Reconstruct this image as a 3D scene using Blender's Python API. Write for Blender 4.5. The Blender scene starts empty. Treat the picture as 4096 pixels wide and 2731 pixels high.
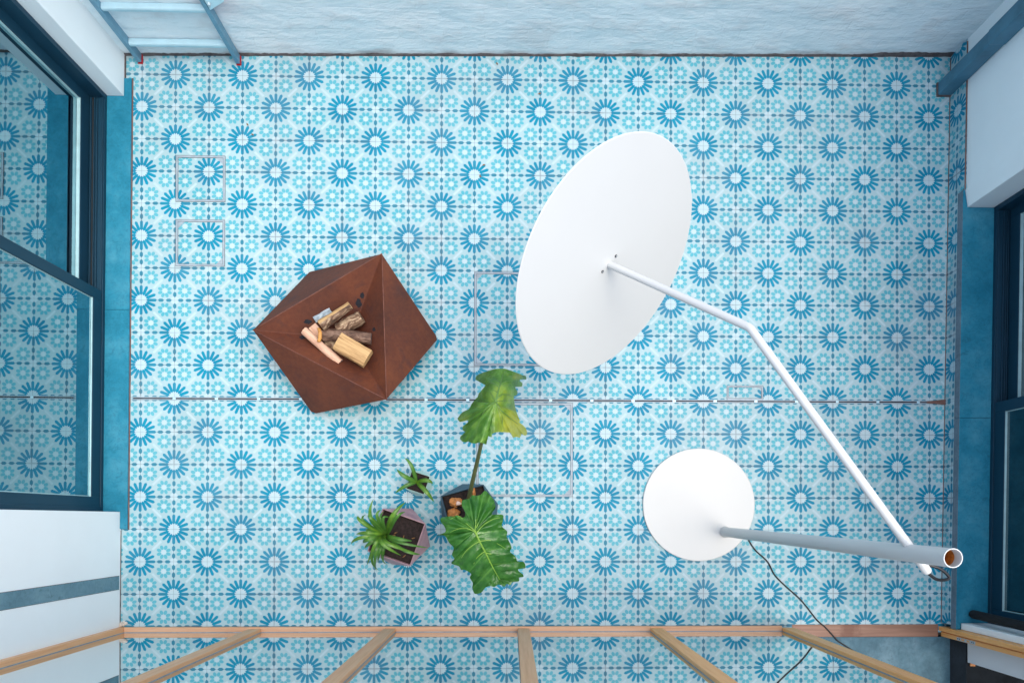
import bpy, bmesh, math, random
from mathutils import Vector, Matrix, Euler, noise
random.seed(7)
PI = math.pi
scene = bpy.context.scene
C = scene.collection

# ------------------------------------------------------------------ camera
CAM = Vector((2.2268582499816296, -2.871748866109849, 4.145840841962315))
EUL = Euler((0.006078242619797139, -0.02163621608557564, 0.001265629631139682), 'XYZ')
FPX, PX, PY, W0, H0 = 2731.0, 2104.3187, 2060.6254, 4096.0, 2731.0
cd = bpy.data.cameras.new("camera")
cam = bpy.data.objects.new("camera", cd); C.objects.link(cam)
cam.location = CAM; cam.rotation_euler = EUL
cd.sensor_width = 36.0; cd.lens = 36.0 * FPX / W0
cd.shift_x = (W0/2 - PX) / W0
cd.shift_y = (PY - H0/2) / W0
cd.clip_start = 0.02; cd.clip_end = 2000
scene.camera = cam
# ------------------------------------------------------------------ sky, sun, exposure
SUN_EL, SUN_AZ = math.radians(72), math.radians(106)     # azimuth measured from +Y towards +X
w = bpy.data.worlds.new("World"); scene.world = w; w.use_nodes = True
nt = w.node_tree; nt.nodes.clear()
sky = nt.nodes.new('ShaderNodeTexSky'); sky.sky_type = 'NISHITA'; sky.sun_disc = False
sky.sun_elevation = SUN_EL; sky.sun_rotation = SUN_AZ
sky.air_density = 1.0; sky.dust_density = 5.0; sky.ozone_density = 1.0
hs = nt.nodes.new('ShaderNodeHueSaturation'); hs.inputs['Saturation'].default_value = 0.80
bg = nt.nodes.new('ShaderNodeBackground'); bg.inputs['Strength'].default_value = 0.15
wo = nt.nodes.new('ShaderNodeOutputWorld')
nt.links.new(sky.outputs[0], hs.inputs['Color']); nt.links.new(hs.outputs[0], bg.inputs['Color']); nt.links.new(bg.outputs[0], wo.inputs[0])
sd = bpy.data.lights.new("sun", 'SUN'); sd.energy = 0.3; sd.angle = math.radians(110); sd.color = (1, 0.97, 0.93)
sun = bpy.data.objects.new("sun", sd); C.objects.link(sun)
dv = Vector((math.sin(SUN_AZ)*math.cos(SUN_EL), math.cos(SUN_AZ)*math.cos(SUN_EL), math.sin(SUN_EL)))
sun.rotation_euler = dv.to_track_quat('Z', 'Y').to_euler()
scene.view_settings.view_transform = 'Standard'; scene.view_settings.look = 'None'
scene.view_settings.gamma = 1; scene.view_settings.use_curve_mapping = False
scene.view_settings.exposure = 1.10
scene.cycles.max_bounces = 12; scene.cycles.diffuse_bounces = 6; scene.cycles.glossy_bounces = 6; scene.cycles.transparent_max_bounces = 12
scene.cycles.use_denoising = True

# ------------------------------------------------------------------ helpers
RM = EUL.to_matrix()
def at(px, py, z=0.0):
    """world point at height z seen at photo pixel (4096 wide)"""
    d = RM @ Vector(((px-PX)/FPX, -(py-PY)/FPX, -1.0))
    return CAM + d * ((z-CAM.z)/d.z)
def crop(x0, y0, s):
    return lambda x, y: (x0 + x/s, y0 + y/s)
def mesh_obj(name, verts, faces, mats=None, parent=None, smooth=False, fm=None, uv=None, bevel=0.0, bseg=2):
    me = bpy.data.meshes.new(name)
    me.from_pydata([tuple(v) for v in verts], [], faces); me.update()
    if mats:
        for m in (mats if isinstance(mats, (list, tuple)) else [mats]): me.materials.append(m)
    if fm:
        for p, k in zip(me.polygons, fm): p.material_index = k
    if uv:
        l = me.uv_layers.new(name="UVMap")
        for p in me.polygons:
            for li in p.loop_indices:
                l.data[li].uv = uv[me.loops[li].vertex_index]
    if smooth:
        for p in me.polygons: p.use_smooth = True
    o = bpy.data.objects.new(name, me); C.objects.link(o)
    if parent:
        o.parent = parent
        o.matrix_parent_inverse = Matrix.Translation(parent.location).inverted()
    if bevel > 0:
        b = o.modifiers.new("bevel", 'BEVEL'); b.width = bevel; b.segments = bseg; b.limit_method = 'ANGLE'; b.angle_limit = math.radians(35)
        b.harden_normals = False
    return o
def tag(o, label=None, cat=None, group=None, kind=None):
    if label: o['label'] = label
    if cat: o['category'] = cat
    if group: o['group'] = group
    if kind: o['kind'] = kind
    return o
def thing(name, loc, label, cat, group=None):
    o = bpy.data.objects.new(name, None); C.objects.link(o); o.location = loc; o.empty_display_size = 0.1
    return tag(o, label, cat, group)
class MB:
    def __init__(s): s.v = []; s.f = []; s.m = []; s.uv = []
    def add(s, v, f, m=0, uv=None):
        n = len(s.v); s.v += [tuple(p) for p in v]; s.f += [tuple(i+n for i in q) for q in f]
        s.m += (m if isinstance(m, list) else [m]*len(f)); s.uv += (uv or [(0, 0)]*len(v))
    def prism(s, foot, z0, z1, m=0):
        n = len(foot)
        v = [(p[0], p[1], z0) for p in foot] + [(p[0], p[1], z1) for p in foot]
        f = [tuple(range(n-1, -1, -1)), tuple(range(n, 2*n))] + [(i, (i+1) % n, n+(i+1) % n, n+i) for i in range(n)]
        s.add(v, f, m)
    def box(s, x0, x1, y0, y1, z0, z1, m=0):
        s.prism([(x0, y0), (x1, y0), (x1, y1), (x0, y1)], z0, z1, m)
    def tube(s, pts, r, n=16, m=0, caps=True, closed=False):
        pts = [Vector(p) for p in pts]; N = len(pts)
        rr = r if isinstance(r, (list, tuple)) else [r]*N
        up = None; rings = []
        for i, p in enumerate(pts):
            a = pts[max(i-1, 0)]; b = pts[min(i+1, N-1)]
            t = (b-a).normalized()
            if up is None:
                up = t.orthogonal().normalized()
            up = (up - t*up.dot(t)).normalized(); sdv = t.cross(up)
            k = 1.0
            if 0 < i < N-1:
                t1 = (pts[i]-pts[i-1]).normalized(); t2 = (pts[i+1]-pts[i]).normalized()
                k = 1.0
            rings.append([p + (up*math.cos(2*PI*j/n) + sdv*math.sin(2*PI*j/n))*rr[i]*k for j in range(n)])
        v = [q for r_ in rings for q in r_]; f = []
        for i in range(N-1):
            for j in range(n):
                f.append((i*n+j, i*n+(j+1) % n, (i+1)*n+(j+1) % n, (i+1)*n+j))
        if caps:
            f.append(tuple(range(n-1, -1, -1))); f.append(tuple((N-1)*n+j for j in range(n)))
        s.add(v, f, m)
    def build(s, name, mats, parent=None, smooth=False, bevel=0.0, uv=False, bseg=2):
        return mesh_obj(name, s.v, s.f, mats, parent, smooth, s.m, s.uv if uv else None, bevel, bseg)
def auto_smooth(o, ang=40):
    me = o.data
    bm = bmesh.new(); bm.from_mesh(me)
    for e in bm.edges:
        if len(e.link_faces) == 2 and e.calc_face_angle(0) > math.radians(ang): e.smooth = False
    for f in bm.faces: f.smooth = True
    bm.to_mesh(me); bm.free()
    return o

# ------------------------------------------------------------------ node helpers
class NT:
    def __init__(s, name):
        s.m = bpy.data.materials.new(name); s.m.use_nodes = True
        s.t = s.m.node_tree; s.b = s.t.nodes['Principled BSDF']; s.out = s.t.nodes['Material Output']
    def n(s, ty, **kw):
        x = s.t.nodes.new(ty)
        for k, v in kw.items(): setattr(x, k, v)
        return x
    def l(s, a, b): s.t.links.new(a, b)
    def setin(s, sock, v):
        if isinstance(v, (int, float)): sock.default_value = v
        elif isinstance(v, (tuple, list)): sock.default_value = (*v, 1) if len(v) == 3 and sock.type == 'RGBA' else v
        else: s.l(v, sock)
    def math(s, op, a, b=0.0, c=0.0, clamp=False):
        x = s.n('ShaderNodeMath', operation=op); x.use_clamp = clamp
        s.setin(x.inputs[0], a)
        if len(x.inputs) > 1: s.setin(x.inputs[1], b)
        if len(x.inputs) > 2: s.setin(x.inputs[2], c)
        return x.outputs[0]
    def step(s, v, edge, soft):   # 1 where v < edge
        if not isinstance(edge, (int, float)): v = s.math('SUBTRACT', v, edge); edge = 0.0
        x = s.n('ShaderNodeMapRange'); x.interpolation_type = 'SMOOTHSTEP'
        s.setin(x.inputs[0], v); s.setin(x.inputs[1], edge-soft); s.setin(x.inputs[2], edge+soft)
        x.inputs[3].default_value = 1; x.inputs[4].default_value = 0
        return x.outputs[0]
    def mix(s, f, a, b, blend='MIX'):
        x = s.n('ShaderNodeMix', data_type='RGBA', blend_type=blend)
        s.setin(x.inputs[0], f); s.setin(x.inputs[6], a); s.setin(x.inputs[7], b)
        return x.outputs[2]
    def noise(s, scale, detail=4, rough=.55, vec=None, dim='3D', out='Fac', dist=0.0):
        x = s.n('ShaderNodeTexNoise'); x.inputs['Scale'].default_value = scale
        x.inputs['Detail'].default_value = detail; x.inputs['Roughness'].default_value = rough; x.inputs['Distortion'].default_value = dist
        if vec is not None: s.l(vec, x.inputs['Vector'])
        return x.outputs[out]
    def ramp(s, v, stops):
        x = s.n('ShaderNodeValToRGB'); s.l(v, x.inputs[0])
        e = x.color_ramp.elements
        while len(e) < len(stops): e.new(0.5)
        for k, (p, c) in zip(e, stops):
            k.position = p; k.color = (*c, 1) if len(c) == 3 else c
        return x.outputs[0]
    def pos(s, scale=None, rot=None):
        g = s.n('ShaderNodeNewGeometry').outputs['Position']
        if scale or rot:
            mp = s.n('ShaderNodeMapping')
            if scale: mp.inputs['Scale'].default_value = scale
            if rot: mp.inputs['Rotation'].default_value = rot
            s.l(g, mp.inputs[0]); return mp.outputs[0]
        return g
    def bump(s, h, strength=.3, dist=.01, prev=None):
        x = s.n('ShaderNodeBump'); x.inputs['Strength'].default_value = strength; x.inputs['Distance'].default_value = dist
        s.l(h, x.inputs['Height'])
        if prev is not None: s.l(prev, x.inputs['Normal'])
        return x.outputs[0]
def simple(name, col, rough=.5, metal=0.0, var=.08, vscale=12, bump=0.0, bscale=200, spec=.5):
    M = NT(name)
    n1 = M.noise(vscale, 5, .6, M.pos())
    lo = tuple(c*(1-var) for c in col); hi = tuple(min(1, c*(1+var)) for c in col)
    M.l(M.ramp(n1, [(.3, lo), (.7, hi)]), M.b.inputs['Base Color'])
    M.b.inputs['Roughness'].default_value = rough; M.b.inputs['Metallic'].default_value = metal
    M.b.inputs['Specular IOR Level'].default_value = spec
    if bump:
        M.l(M.bump(M.noise(bscale, 3, .6, M.pos()), bump, .002), M.b.inputs['Normal'])
    return M.m

# ------------------------------------------------------------------ materials
def tile_material(name, dirt=1.0):
    M = NT(name)
    uvn = M.n('ShaderNodeUVMap'); uvn.uv_map = "UVMap"
    sp = M.n('ShaderNodeSeparateXYZ'); M.l(uvn.outputs[0], sp.inputs[0])
    u, v = sp.outputs[0], sp.outputs[1]
    a = M.math('MULTIPLY', M.math('ADD', u, v), .5); b = M.math('MULTIPLY', M.math('SUBTRACT', u, v), .5)
    a2 = M.math('SUBTRACT', a, M.math('ROUND', a)); b2 = M.math('SUBTRACT', b, M.math('ROUND', b))
    du = M.math('ABSOLUTE', M.math('ADD', a2, b2)); dw = M.math('ABSOLUTE', M.math('SUBTRACT', a2, b2))
    x = M.math('MAXIMUM', du, dw); y = M.math('MINIMUM', du, dw)
    r = M.math('SQRT', M.math('ADD', M.math('MULTIPLY', x, x), M.math('MULTIPLY', y, y)))
    th = M.math('ARCTAN2', y, x)
    q = PI/8
    thf = M.math('SUBTRACT', th, M.math('MULTIPLY', M.math('ROUND', M.math('DIVIDE', th, q)), q))
    perp = M.math('ABSOLUTE', M.math('MULTIPLY', r, M.math('SINE', thf)))
    # petals of the big star: rounded bars with a pointed inner end
    inner = M.math('MULTIPLY', M.math('SUBTRACT', r, .148), .80)
    outer = M.math('MULTIPLY', M.math('SUBTRACT', .470, r), 1.1)
    wid = M.math('MINIMUM', M.math('MINIMUM', inner, outer), .0440)
    petal = M.step(M.math('SUBTRACT', perp, wid), 0.0, .005)
    petal = M.math('MULTIPLY', petal, M.math('MULTIPLY', M.math('GREATER_THAN', r, .148), M.math('LESS_THAN', r, .47)))
    disc = M.step(r, .220, .018)
    # beads on the tile edges
    def bead(cx, h):
        ex = M.math('MAXIMUM', M.math('SUBTRACT', M.math('ABSOLUTE', M.math('SUBTRACT', x, cx)), h), 0.0)
        d = M.math('ADD', M.math('MULTIPLY', ex, .9), y)
        return M.step(d, .048, .006)
    beads = M.math('MAXIMUM', bead(.59, .044), bead(.822, .040))
    # small eight petalled flower
    fx = M.math('SUBTRACT', x, .705); fy = M.math('SUBTRACT', y, .295)
    fr = M.math('SQRT', M.math('ADD', M.math('MULTIPLY', fx, fx), M.math('MULTIPLY', fy, fy)))
    ft = M.math('ARCTAN2', fy, fx); q2 = PI/4
    ft2 = M.math('SUBTRACT', ft, q2/2)
    ftf = M.math('SUBTRACT', ft2, M.math('MULTIPLY', M.math('ROUND', M.math('DIVIDE', ft2, q2)), q2))
    px_ = M.math('DIVIDE', M.math('SUBTRACT', M.math('MULTIPLY', fr, M.math('COSINE', ftf)), .150), .070)
    py_ = M.math('DIVIDE', M.math('MULTIPLY', fr, M.math('SINE', ftf)), .050)
    fpet = M.step(M.math('ADD', M.math('MULTIPLY', px_, px_), M.math('MULTIPLY', py_, py_)), 1.0, .14)
    fcen = M.step(fr, .074, .012)
    # pale bar between two stars
    dd = M.math('ABSOLUTE', M.math('SUBTRACT', x, y))
    bar = M.math('MULTIPLY', M.step(dd, .045, .012), M.math('GREATER_THAN', M.math('ADD', x, y), .74))
    # pale motif at the plain corners
    cx_ = M.math('SUBTRACT', 1.0, x)
    cr = M.math('SQRT', M.math('ADD', M.math('MULTIPLY', cx_, cx_), M.math('MULTIPLY', y, y)))
    cor = M.step(cr, .12, .02)
    sq = M.math('MULTIPLY', M.step(M.math('ABSOLUTE', M.math('SUBTRACT', x, .705)), .06, .015), M.step(y, .045, .01))
    # per tile tone
    fl = M.n('ShaderNodeCombineXYZ'); M.l(M.math('FLOOR', u), fl.inputs[0]); M.l(M.math('FLOOR', v), fl.inputs[1])
    wn = M.n('ShaderNodeTexWhiteNoise', noise_dimensions='3D'); M.l(fl.outputs[0], wn.inputs['Vector'])
    base = M.mix(wn.outputs['Value'], (.315, .485, .53), (.365, .53, .575))
    pale = (.42, .575, .625)
    col = M.mix(cor, base, (.43, .58, .635))
    col = M.mix(M.math('MULTIPLY', sq, .6), col, pale)
    col = M.mix(bar, col, pale)
    fcol = M.mix(wn.outputs['Value'], (.055, .36, .455), (.085, .405, .50))
    col = M.mix(M.math('MULTIPLY', fpet, .92), col, fcol)
    col = M.mix(fcen, col, pale)
    col = M.mix(disc, col, pale)
    scol = M.mix(wn.outputs['Value'], (.0, .200, .335), (.0, .245, .39))
    col = M.mix(petal, col, scol)
    col = M.mix(beads, col, (.026, .215, .320))
    # grout joint
    geo = M.pos()
    g1 = M.noise(3.2, 5, .65, geo); g2 = M.noise(60.0, 2, .5, geo)
    joint = M.step(y, M.math('ADD', .0010, M.math('MULTIPLY', g1, .0065)), .004)
    jc = M.ramp(g1, [(.38, (.16, .21, .25)), (.5, (.08, .085, .10)), (.64, (.028, .022, .026))])
    col = M.mix(M.math('MULTIPLY', joint, .75), col, jc)
    soft = M.step(y, .030, .022)
    halo = M.math('MULTIPLY', M.math('MULTIPLY', soft, M.step(M.math('SUBTRACT', 1.0, g1), .45, .06)), .24*dirt)
    col = M.mix(halo, col, (.08, .10, .13))
    # dirt clouds, tiny specks
    d1 = M.noise(1.6, 6, .65, geo)
    col = M.mix(M.math('MULTIPLY', M.step(M.math('SUBTRACT', 1.0, d1), .44, .1), .14*dirt), col, (.30, .27, .29))
    vor = M.n('ShaderNodeTexVoronoi'); vor.inputs['Scale'].default_value = 5.5; M.l(geo, vor.inputs['Vector'])
    spk = M.step(vor.outputs['Distance'], .016, .006)
    col = M.mix(M.math('MULTIPLY', spk, .6), col, (.06, .045, .04))
    M.l(col, M.b.inputs['Base Color'])
    rr = M.ramp(g2, [(.3, (.42,)*3), (.7, (.56,)*3)]); M.l(rr, M.b.inputs['Roughness'])
    M.b.inputs['Specular IOR Level'].default_value = .18
    bh = M.math('SUBTRACT', M.math('MULTIPLY', g2, .15), joint)
    M.l(M.bump(bh, .25, .002), M.b.inputs['Normal'])
    return M.m
m_tile = tile_material('patterned_cement_tile')
m_tile2 = tile_material('patterned_skirting_tile', 1.6)

def wall_paint(name, col, dirty=0.0, rough=.75, bs=.12):
    M = NT(name); g = M.pos()
    n1 = M.noise(2.2, 6, .6, g); n2 = M.noise(90, 4, .6, g)
    c = M.ramp(n1, [(.3, tuple(k*.95 for k in col)), (.72, col)])
    if dirty:
        sp = M.n('ShaderNodeSeparateXYZ'); M.l(g, sp.inputs[0])
        low = M.step(sp.outputs[2], .05, .05)
        dn = M.noise(9, 5, .7, g)
        c = M.mix(M.math('MULTIPLY', M.math('MULTIPLY', low, M.step(M.math('SUBTRACT', 1.0, dn), .5, .12)), dirty), c, (.23, .20, .21))
    M.l(c, M.b.inputs['Base Color']); M.b.inputs['Roughness'].default_value = rough
    M.l(M.bump(n2, bs, .004), M.b.inputs['Normal'])
    return M.m
m_white = wall_paint('smooth_white_render', (.85, .915, .93))
m_white_in = wall_paint('interior_white_paint', (.74, .77, .78))
def brick_paint():
    M = NT('white_painted_brick'); g = M.pos()
    sp = M.n('ShaderNodeSeparateXYZ'); M.l(g, sp.inputs[0])
    cb = M.n('ShaderNodeCombineXYZ'); M.l(sp.outputs[0], cb.inputs[0]); M.l(sp.outputs[2], cb.inputs[1])
    nz = M.noise(5, 3, .6, g, out='Color')
    mx = M.n('ShaderNodeMix', data_type='VECTOR'); mx.inputs[0].default_value = .05; M.l(cb.outputs[0], mx.inputs[4]); M.l(nz, mx.inputs[5])
    br = M.n('ShaderNodeTexBrick'); M.l(mx.outputs[1], br.inputs['Vector'])
    br.inputs['Scale'].default_value = 1.0; br.inputs['Brick Width'].default_value = .235; br.inputs['Row Height'].default_value = .078
    br.inputs['Mortar Size'].default_value = .009; br.inputs['Mortar Smooth'].default_value = 1.0
    br.inputs['Color1'].default_value = (1,)*4; br.inputs['Color2'].default_value = (.85, .85, .85, 1); br.inputs['Mortar'].default_value = (.25, .25, .25, 1)
    gs = M.pos(scale=(.5, 1, 1)); n1 = M.noise(13, 3, .5, gs, dist=.5); n2 = M.noise(2.0, 6, .65, g); n3 = M.noise(7, 5, .6, gs)
    base = M.ramp(n2, [(.3, (.66, .79, .84)), (.5, (.75, .85, .885)), (.75, (.83, .87, .88))])
    base = M.mix(M.math('MULTIPLY', M.step(M.math('SUBTRACT', 1.0, n3), .42, .08), .30), base, (.58, .54, .54))
    base = M.mix(M.math('MULTIPLY', M.math('SUBTRACT', 1.0, br.outputs['Color']), .05), base, (.5, .5, .53))
    low = M.step(M.math('ADD', sp.outputs[2], M.math('MULTIPLY', n3, .16)), .105, .03)
    base = M.mix(M.math('MULTIPLY', low, .75), base, M.ramp(n1, [(.35, (.22, .19, .19)), (.65, (.45, .40, .40))]))
    # faint rusty run near the ladder
    rx = M.math('ABSOLUTE', M.math('SUBTRACT', sp.outputs[0], .62))
    run = M.math('MULTIPLY', M.step(rx, .10, .10), M.step(M.math('ABSOLUTE', M.math('SUBTRACT', sp.outputs[2], .43)), .10, .09))
    base = M.mix(M.math('MULTIPLY', run, .30), base, (.55, .17, .17))
    M.l(base, M.b.inputs['Base Color']); M.b.inputs['Roughness'].default_value = .6
    h = M.math('ADD', M.math('MULTIPLY', br.outputs['Color'], .35), M.math('MULTIPLY', n1, 1.2))
    b1 = M.bump(h, .28, .010)
    M.l(M.bump(n3, .6, .04, b1), M.b.inputs['Normal'])
    return M.m
m_brick = brick_paint()
def slate_mat(name, dark, mid, light, rough=.42):
    M = NT(name); g = M.pos()
    n1 = M.noise(4.5, 7, .62, g); n2 = M.noise(40, 5, .6, g); n3 = M.noise(11, 7, .7, g, dist=.6)
    c = M.ramp(n1, [(.32, dark), (.5, mid), (.7, light)])
    c = M.mix(M.math('MULTIPLY', M.step(M.math('ABSOLUTE', M.math('SUBTRACT', n3, .5)), .012, .012), .30), c, tuple(k*.45 for k in dark))
    c = M.mix(M.math('MULTIPLY', M.step(M.math('SUBTRACT', 1.0, n3), .36, .06), .6), c, tuple(k*.5+.01 for k in dark))
    c = M.mix(.25, c, M.ramp(n2, [(.3, tuple(k*.7 for k in mid)), (.7, tuple(min(1, k*1.35) for k in mid))]))
    M.l(c, M.b.inputs['Base Color']); M.b.inputs['Roughness'].default_value = rough+.2; M.b.inputs['Specular IOR Level'].default_value = .2
    M.l(M.bump(n2, .15, .003), M.b.inputs['Normal'])
    return M.m
m_blue = slate_mat('sky_tinted_stone', (.006, .145, .235), (.020, .205, .310), (.070, .30, .41))  # grey slate with the blue sky's reflection put into its colour
m_slate = slate_mat('grey_blue_slate', (.10, .20, .25), (.14, .26, .32), (.20, .34, .39))
m_slate_d = slate_mat('dark_grey_slate', (.022, .026, .030), (.038, .044, .052), (.065, .078, .092))
m_stone_edge = slate_mat('grey_stone_edge', (.10, .15, .19), (.14, .20, .25), (.20, .26, .31))
m_conc = slate_mat('polished_grey_concrete', (.030, .085, .12), (.075, .165, .215), (.17, .29, .35), .35)
m_grout = simple('dark_mortar', (.10, .085, .085), .9, var=.4, vscale=30, bump=.6, bscale=80)
m_groutline = simple('brown_grout', (.16, .085, .07), .8, var=.3, vscale=20)
def wood_mat(name, a, b, c, axis):
    M = NT(name)
    sc = {'x': (1.2, 30, 30), 'z': (30, 30, 1.2), 'y': (30, 1.2, 30)}[axis]
    g = M.pos(scale=sc)
    n1 = M.noise(1.6, 6, .62, g, dist=.4); n2 = M.noise(5, 4, .6, g); n3 = M.noise(1.1, 3, .5, M.pos())
    col = M.ramp(n1, [(.3, a), (.5, b), (.7, c)])
    col = M.mix(.25, col, M.ramp(n2, [(.3, a), (.7, c)]))
    col = M.mix(M.math('MULTIPLY', n3, .2), col, tuple(k*.75 for k in b))
    M.l(col, M.b.inputs['Base Color']); M.b.inputs['Roughness'].default_value = .42
    M.l(M.bump(n2, .12, .002), M.b.inputs['Normal'])
    return M.m
OA, OB, OC = (.54, .27, .135), (.66, .37, .21), (.74, .46, .29)
m_oak_x = wood_mat('oiled_oak_along', OA, OB, OC, 'x')
m_oak_z = wood_mat('oiled_oak_upright', (.62, .29, .12), (.76, .40, .19), (.84, .50, .27), 'z')
m_oak_y = wood_mat('golden_oak_upright', (.72, .30, .08), (.90, .44, .14), (.95, .53, .21), 'z')
def threshold_mat():
    M = NT('worn_oak_threshold'); g = M.pos(scale=(1.5, 30, 30)); p = M.pos()
    n1 = M.noise(1.6, 6, .62, g, dist=.4)
    col = M.ramp(n1, [(.3, (.19, .095, .062)), (.5, (.23, .12, .078)), (.7, (.30, .165, .11))])
    sp = M.n('ShaderNodeSeparateXYZ'); M.l(p, sp.inputs[0])
    n3 = M.noise(13, 5, .7, p)
    st = M.math('MULTIPLY', M.step(M.math('ADD', M.math('ABSOLUTE', M.math('SUBTRACT', sp.outputs[0], 4.30)), M.math('MULTIPLY', n3, .16)), .13, .03), .7)
    col = M.mix(st, col, (.12, .035, .014))
    M.l(col, M.b.inputs['Base Color']); M.b.inputs['Roughness'].default_value = .5
    return M.m
m_thr = threshold_mat()
m_frame = simple('dark_blue_grey_powder_coat', (.007, .040, .072), .42, var=.12, vscale=3, bump=.05, bscale=900, spec=.3)
m_frame2 = simple('black_gasket', (.008, .012, .016), .6)  # near-black strip between the window tracks
m_bead = simple('brushed_glazing_bead', (.42, .62, .64), .35, metal=.25, var=.1)
m_pipe = simple('blue_grey_painted_metal', (.055, .17, .25), .5, var=.22, vscale=9, bump=.12, bscale=60)
m_alu = simple('brushed_aluminium', (.48, .70, .78), .38, metal=.25, var=.07, vscale=9)
m_alu2 = simple('aluminium_rail', (.17, .34, .45), .45, metal=.45, var=.12, vscale=9)
m_red = simple('red_rubber', (.42, .006, .012), .45, var=.1)
m_steel = simple('stainless_steel', (.55, .62, .66), .35, metal=.5, var=.12, vscale=40)
m_steel2 = simple('cover_edging', (.30, .38, .44), .5, metal=.05, var=.2, vscale=22)
m_black = simple('black_void', (.006, .006, .008), .9, var=.2)
m_blackp = simple('black_foam', (.004, .005, .007), .85, var=.3, vscale=80, bump=.3, bscale=300)
m_cable = simple('black_cable', (.008, .010, .013), .4)
m_lamp = simple('white_powder_coat', (.55, .585, .585), .42, var=.012, vscale=3, bump=.03, bscale=1500)
m_lampr = simple('rusty_pipe_inside', (.50, .19, .03), .8, var=.35, vscale=60, bump=.5, bscale=150)
m_soil = simple('dark_potting_soil', (.018, .011, .010), .95, var=.75, vscale=70, bump=1.0, bscale=110)
m_potb = simple('petrol_blue_pot', (.024, .075, .115), .5, var=.12, vscale=10)
m_potm = simple('mint_green_pot', (.50, .74, .68), .5, var=.06, vscale=10)
def marble():
    M = NT('pink_marbled_pot'); g = M.pos()
    n1 = M.noise(9, 7, .7, g, dist=1.5); n2 = M.noise(3.0, 3, .5, g)
    c = M.ramp(n1, [(.3, (.27, .14, .18)), (.45, (.42, .23, .26)), (.6, (.50, .29, .31)), (.75, (.36, .29, .36))])
    c = M.mix(M.math('MULTIPLY', n2, .25), c, (.36, .38, .50))
    M.l(c, M.b.inputs['Base Color']); M.b.inputs['Roughness'].default_value = .5
    return M.m
m_potp = marble()
def rust():
    M = NT('weathering_steel_rust'); g = M.pos()
    n1 = M.noise(3.2, 8, .65, g); n2 = M.noise(45, 6, .7, g); n3 = M.noise(10, 6, .7, g, dist=.5)
    c = M.ramp(n1, [(.3, (.052, .014, .007)), (.5, (.105, .024, .008)), (.7, (.165, .042, .011))])
    c = M.mix(.35, c, M.ramp(n2, [(.3, (.040, .013, .010)), (.7, (.14, .045, .019))]))
    c = M.mix(M.math('MULTIPLY', M.step(M.math('SUBTRACT', 1.0, n3), .40, .08), .5), c, (.045, .018, .018))
    M.l(c, M.b.inputs['Base Color']); M.b.inputs['Roughness'].default_value = .72
    M.l(M.bump(n2, .45, .004), M.b.inputs['Normal'])
    return M.m
m_rust = rust()
m_rust_edge = simple('rust_fold_highlight', (.15, .055, .035), .6, var=.4, vscale=25)  # lighter rust, paints the highlight along the folded ridges
def bark(name, a, b, c, sc=40, st=.8):
    M = NT(name); tc = M.n('ShaderNodeTexCoord').outputs['Object']
    mp = M.n('ShaderNodeMapping'); mp.inputs['Scale'].default_value = (1, 1, .35); M.l(tc, mp.inputs[0])
    n1 = M.noise(sc, 6, .7, mp.outputs[0], dist=.8)
    M.l(M.ramp(n1, [(.36, a), (.5, b), (.66, c)]), M.b.inputs['Base Color']); M.b.inputs['Roughness'].default_value = .8
    M.l(M.bump(n1, st, .006), M.b.inputs['Normal']); return M.m
m_bark = bark('rough_brown_bark', (.04, .022, .013), (.15, .085, .050), (.55, .42, .28), 34, 1)
m_bark2 = bark('dark_smooth_bark', (.045, .025, .018), (.13, .075, .052), (.27, .18, .13), 40, .6)
m_bark3 = bark('grey_lichen_bark', (.10, .12, .14), (.26, .33, .38), (.45, .55, .60), 50, .8)
m_peel = bark('peeled_peach_wood', (.52, .30, .20), (.68, .44, .31), (.76, .54, .40), 14, .25)
def grain(name, a, b, c):
    M = NT(name); tc = M.n('ShaderNodeTexCoord').outputs['Object']
    mp = M.n('ShaderNodeMapping'); mp.inputs['Scale'].default_value = (60, 60, 3); M.l(tc, mp.inputs[0])
    n1 = M.noise(2, 5, .65, mp.outputs[0], dist=.3)
    M.l(M.ramp(n1, [(.3, a), (.52, b), (.7, c)]), M.b.inputs['Base Color']); M.b.inputs['Roughness'].default_value = .7
    M.l(M.bump(n1, .35, .003), M.b.inputs['Normal']); return M.m
m_split = grain('split_yellow_wood', (.25, .13, .05), (.50, .32, .14), (.62, .43, .21))
m_cut = grain('fresh_cut_end', (.58, .40, .18), (.66, .47, .22), (.70, .52, .27))
m_cutg = simple('weathered_cut_end', (.17, .13, .125), .8, var=.5, vscale=90, bump=.4, bscale=90)
m_orange = simple('orange_inner_bark', (.55, .27, .07), .6, var=.3, vscale=60)

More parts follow.
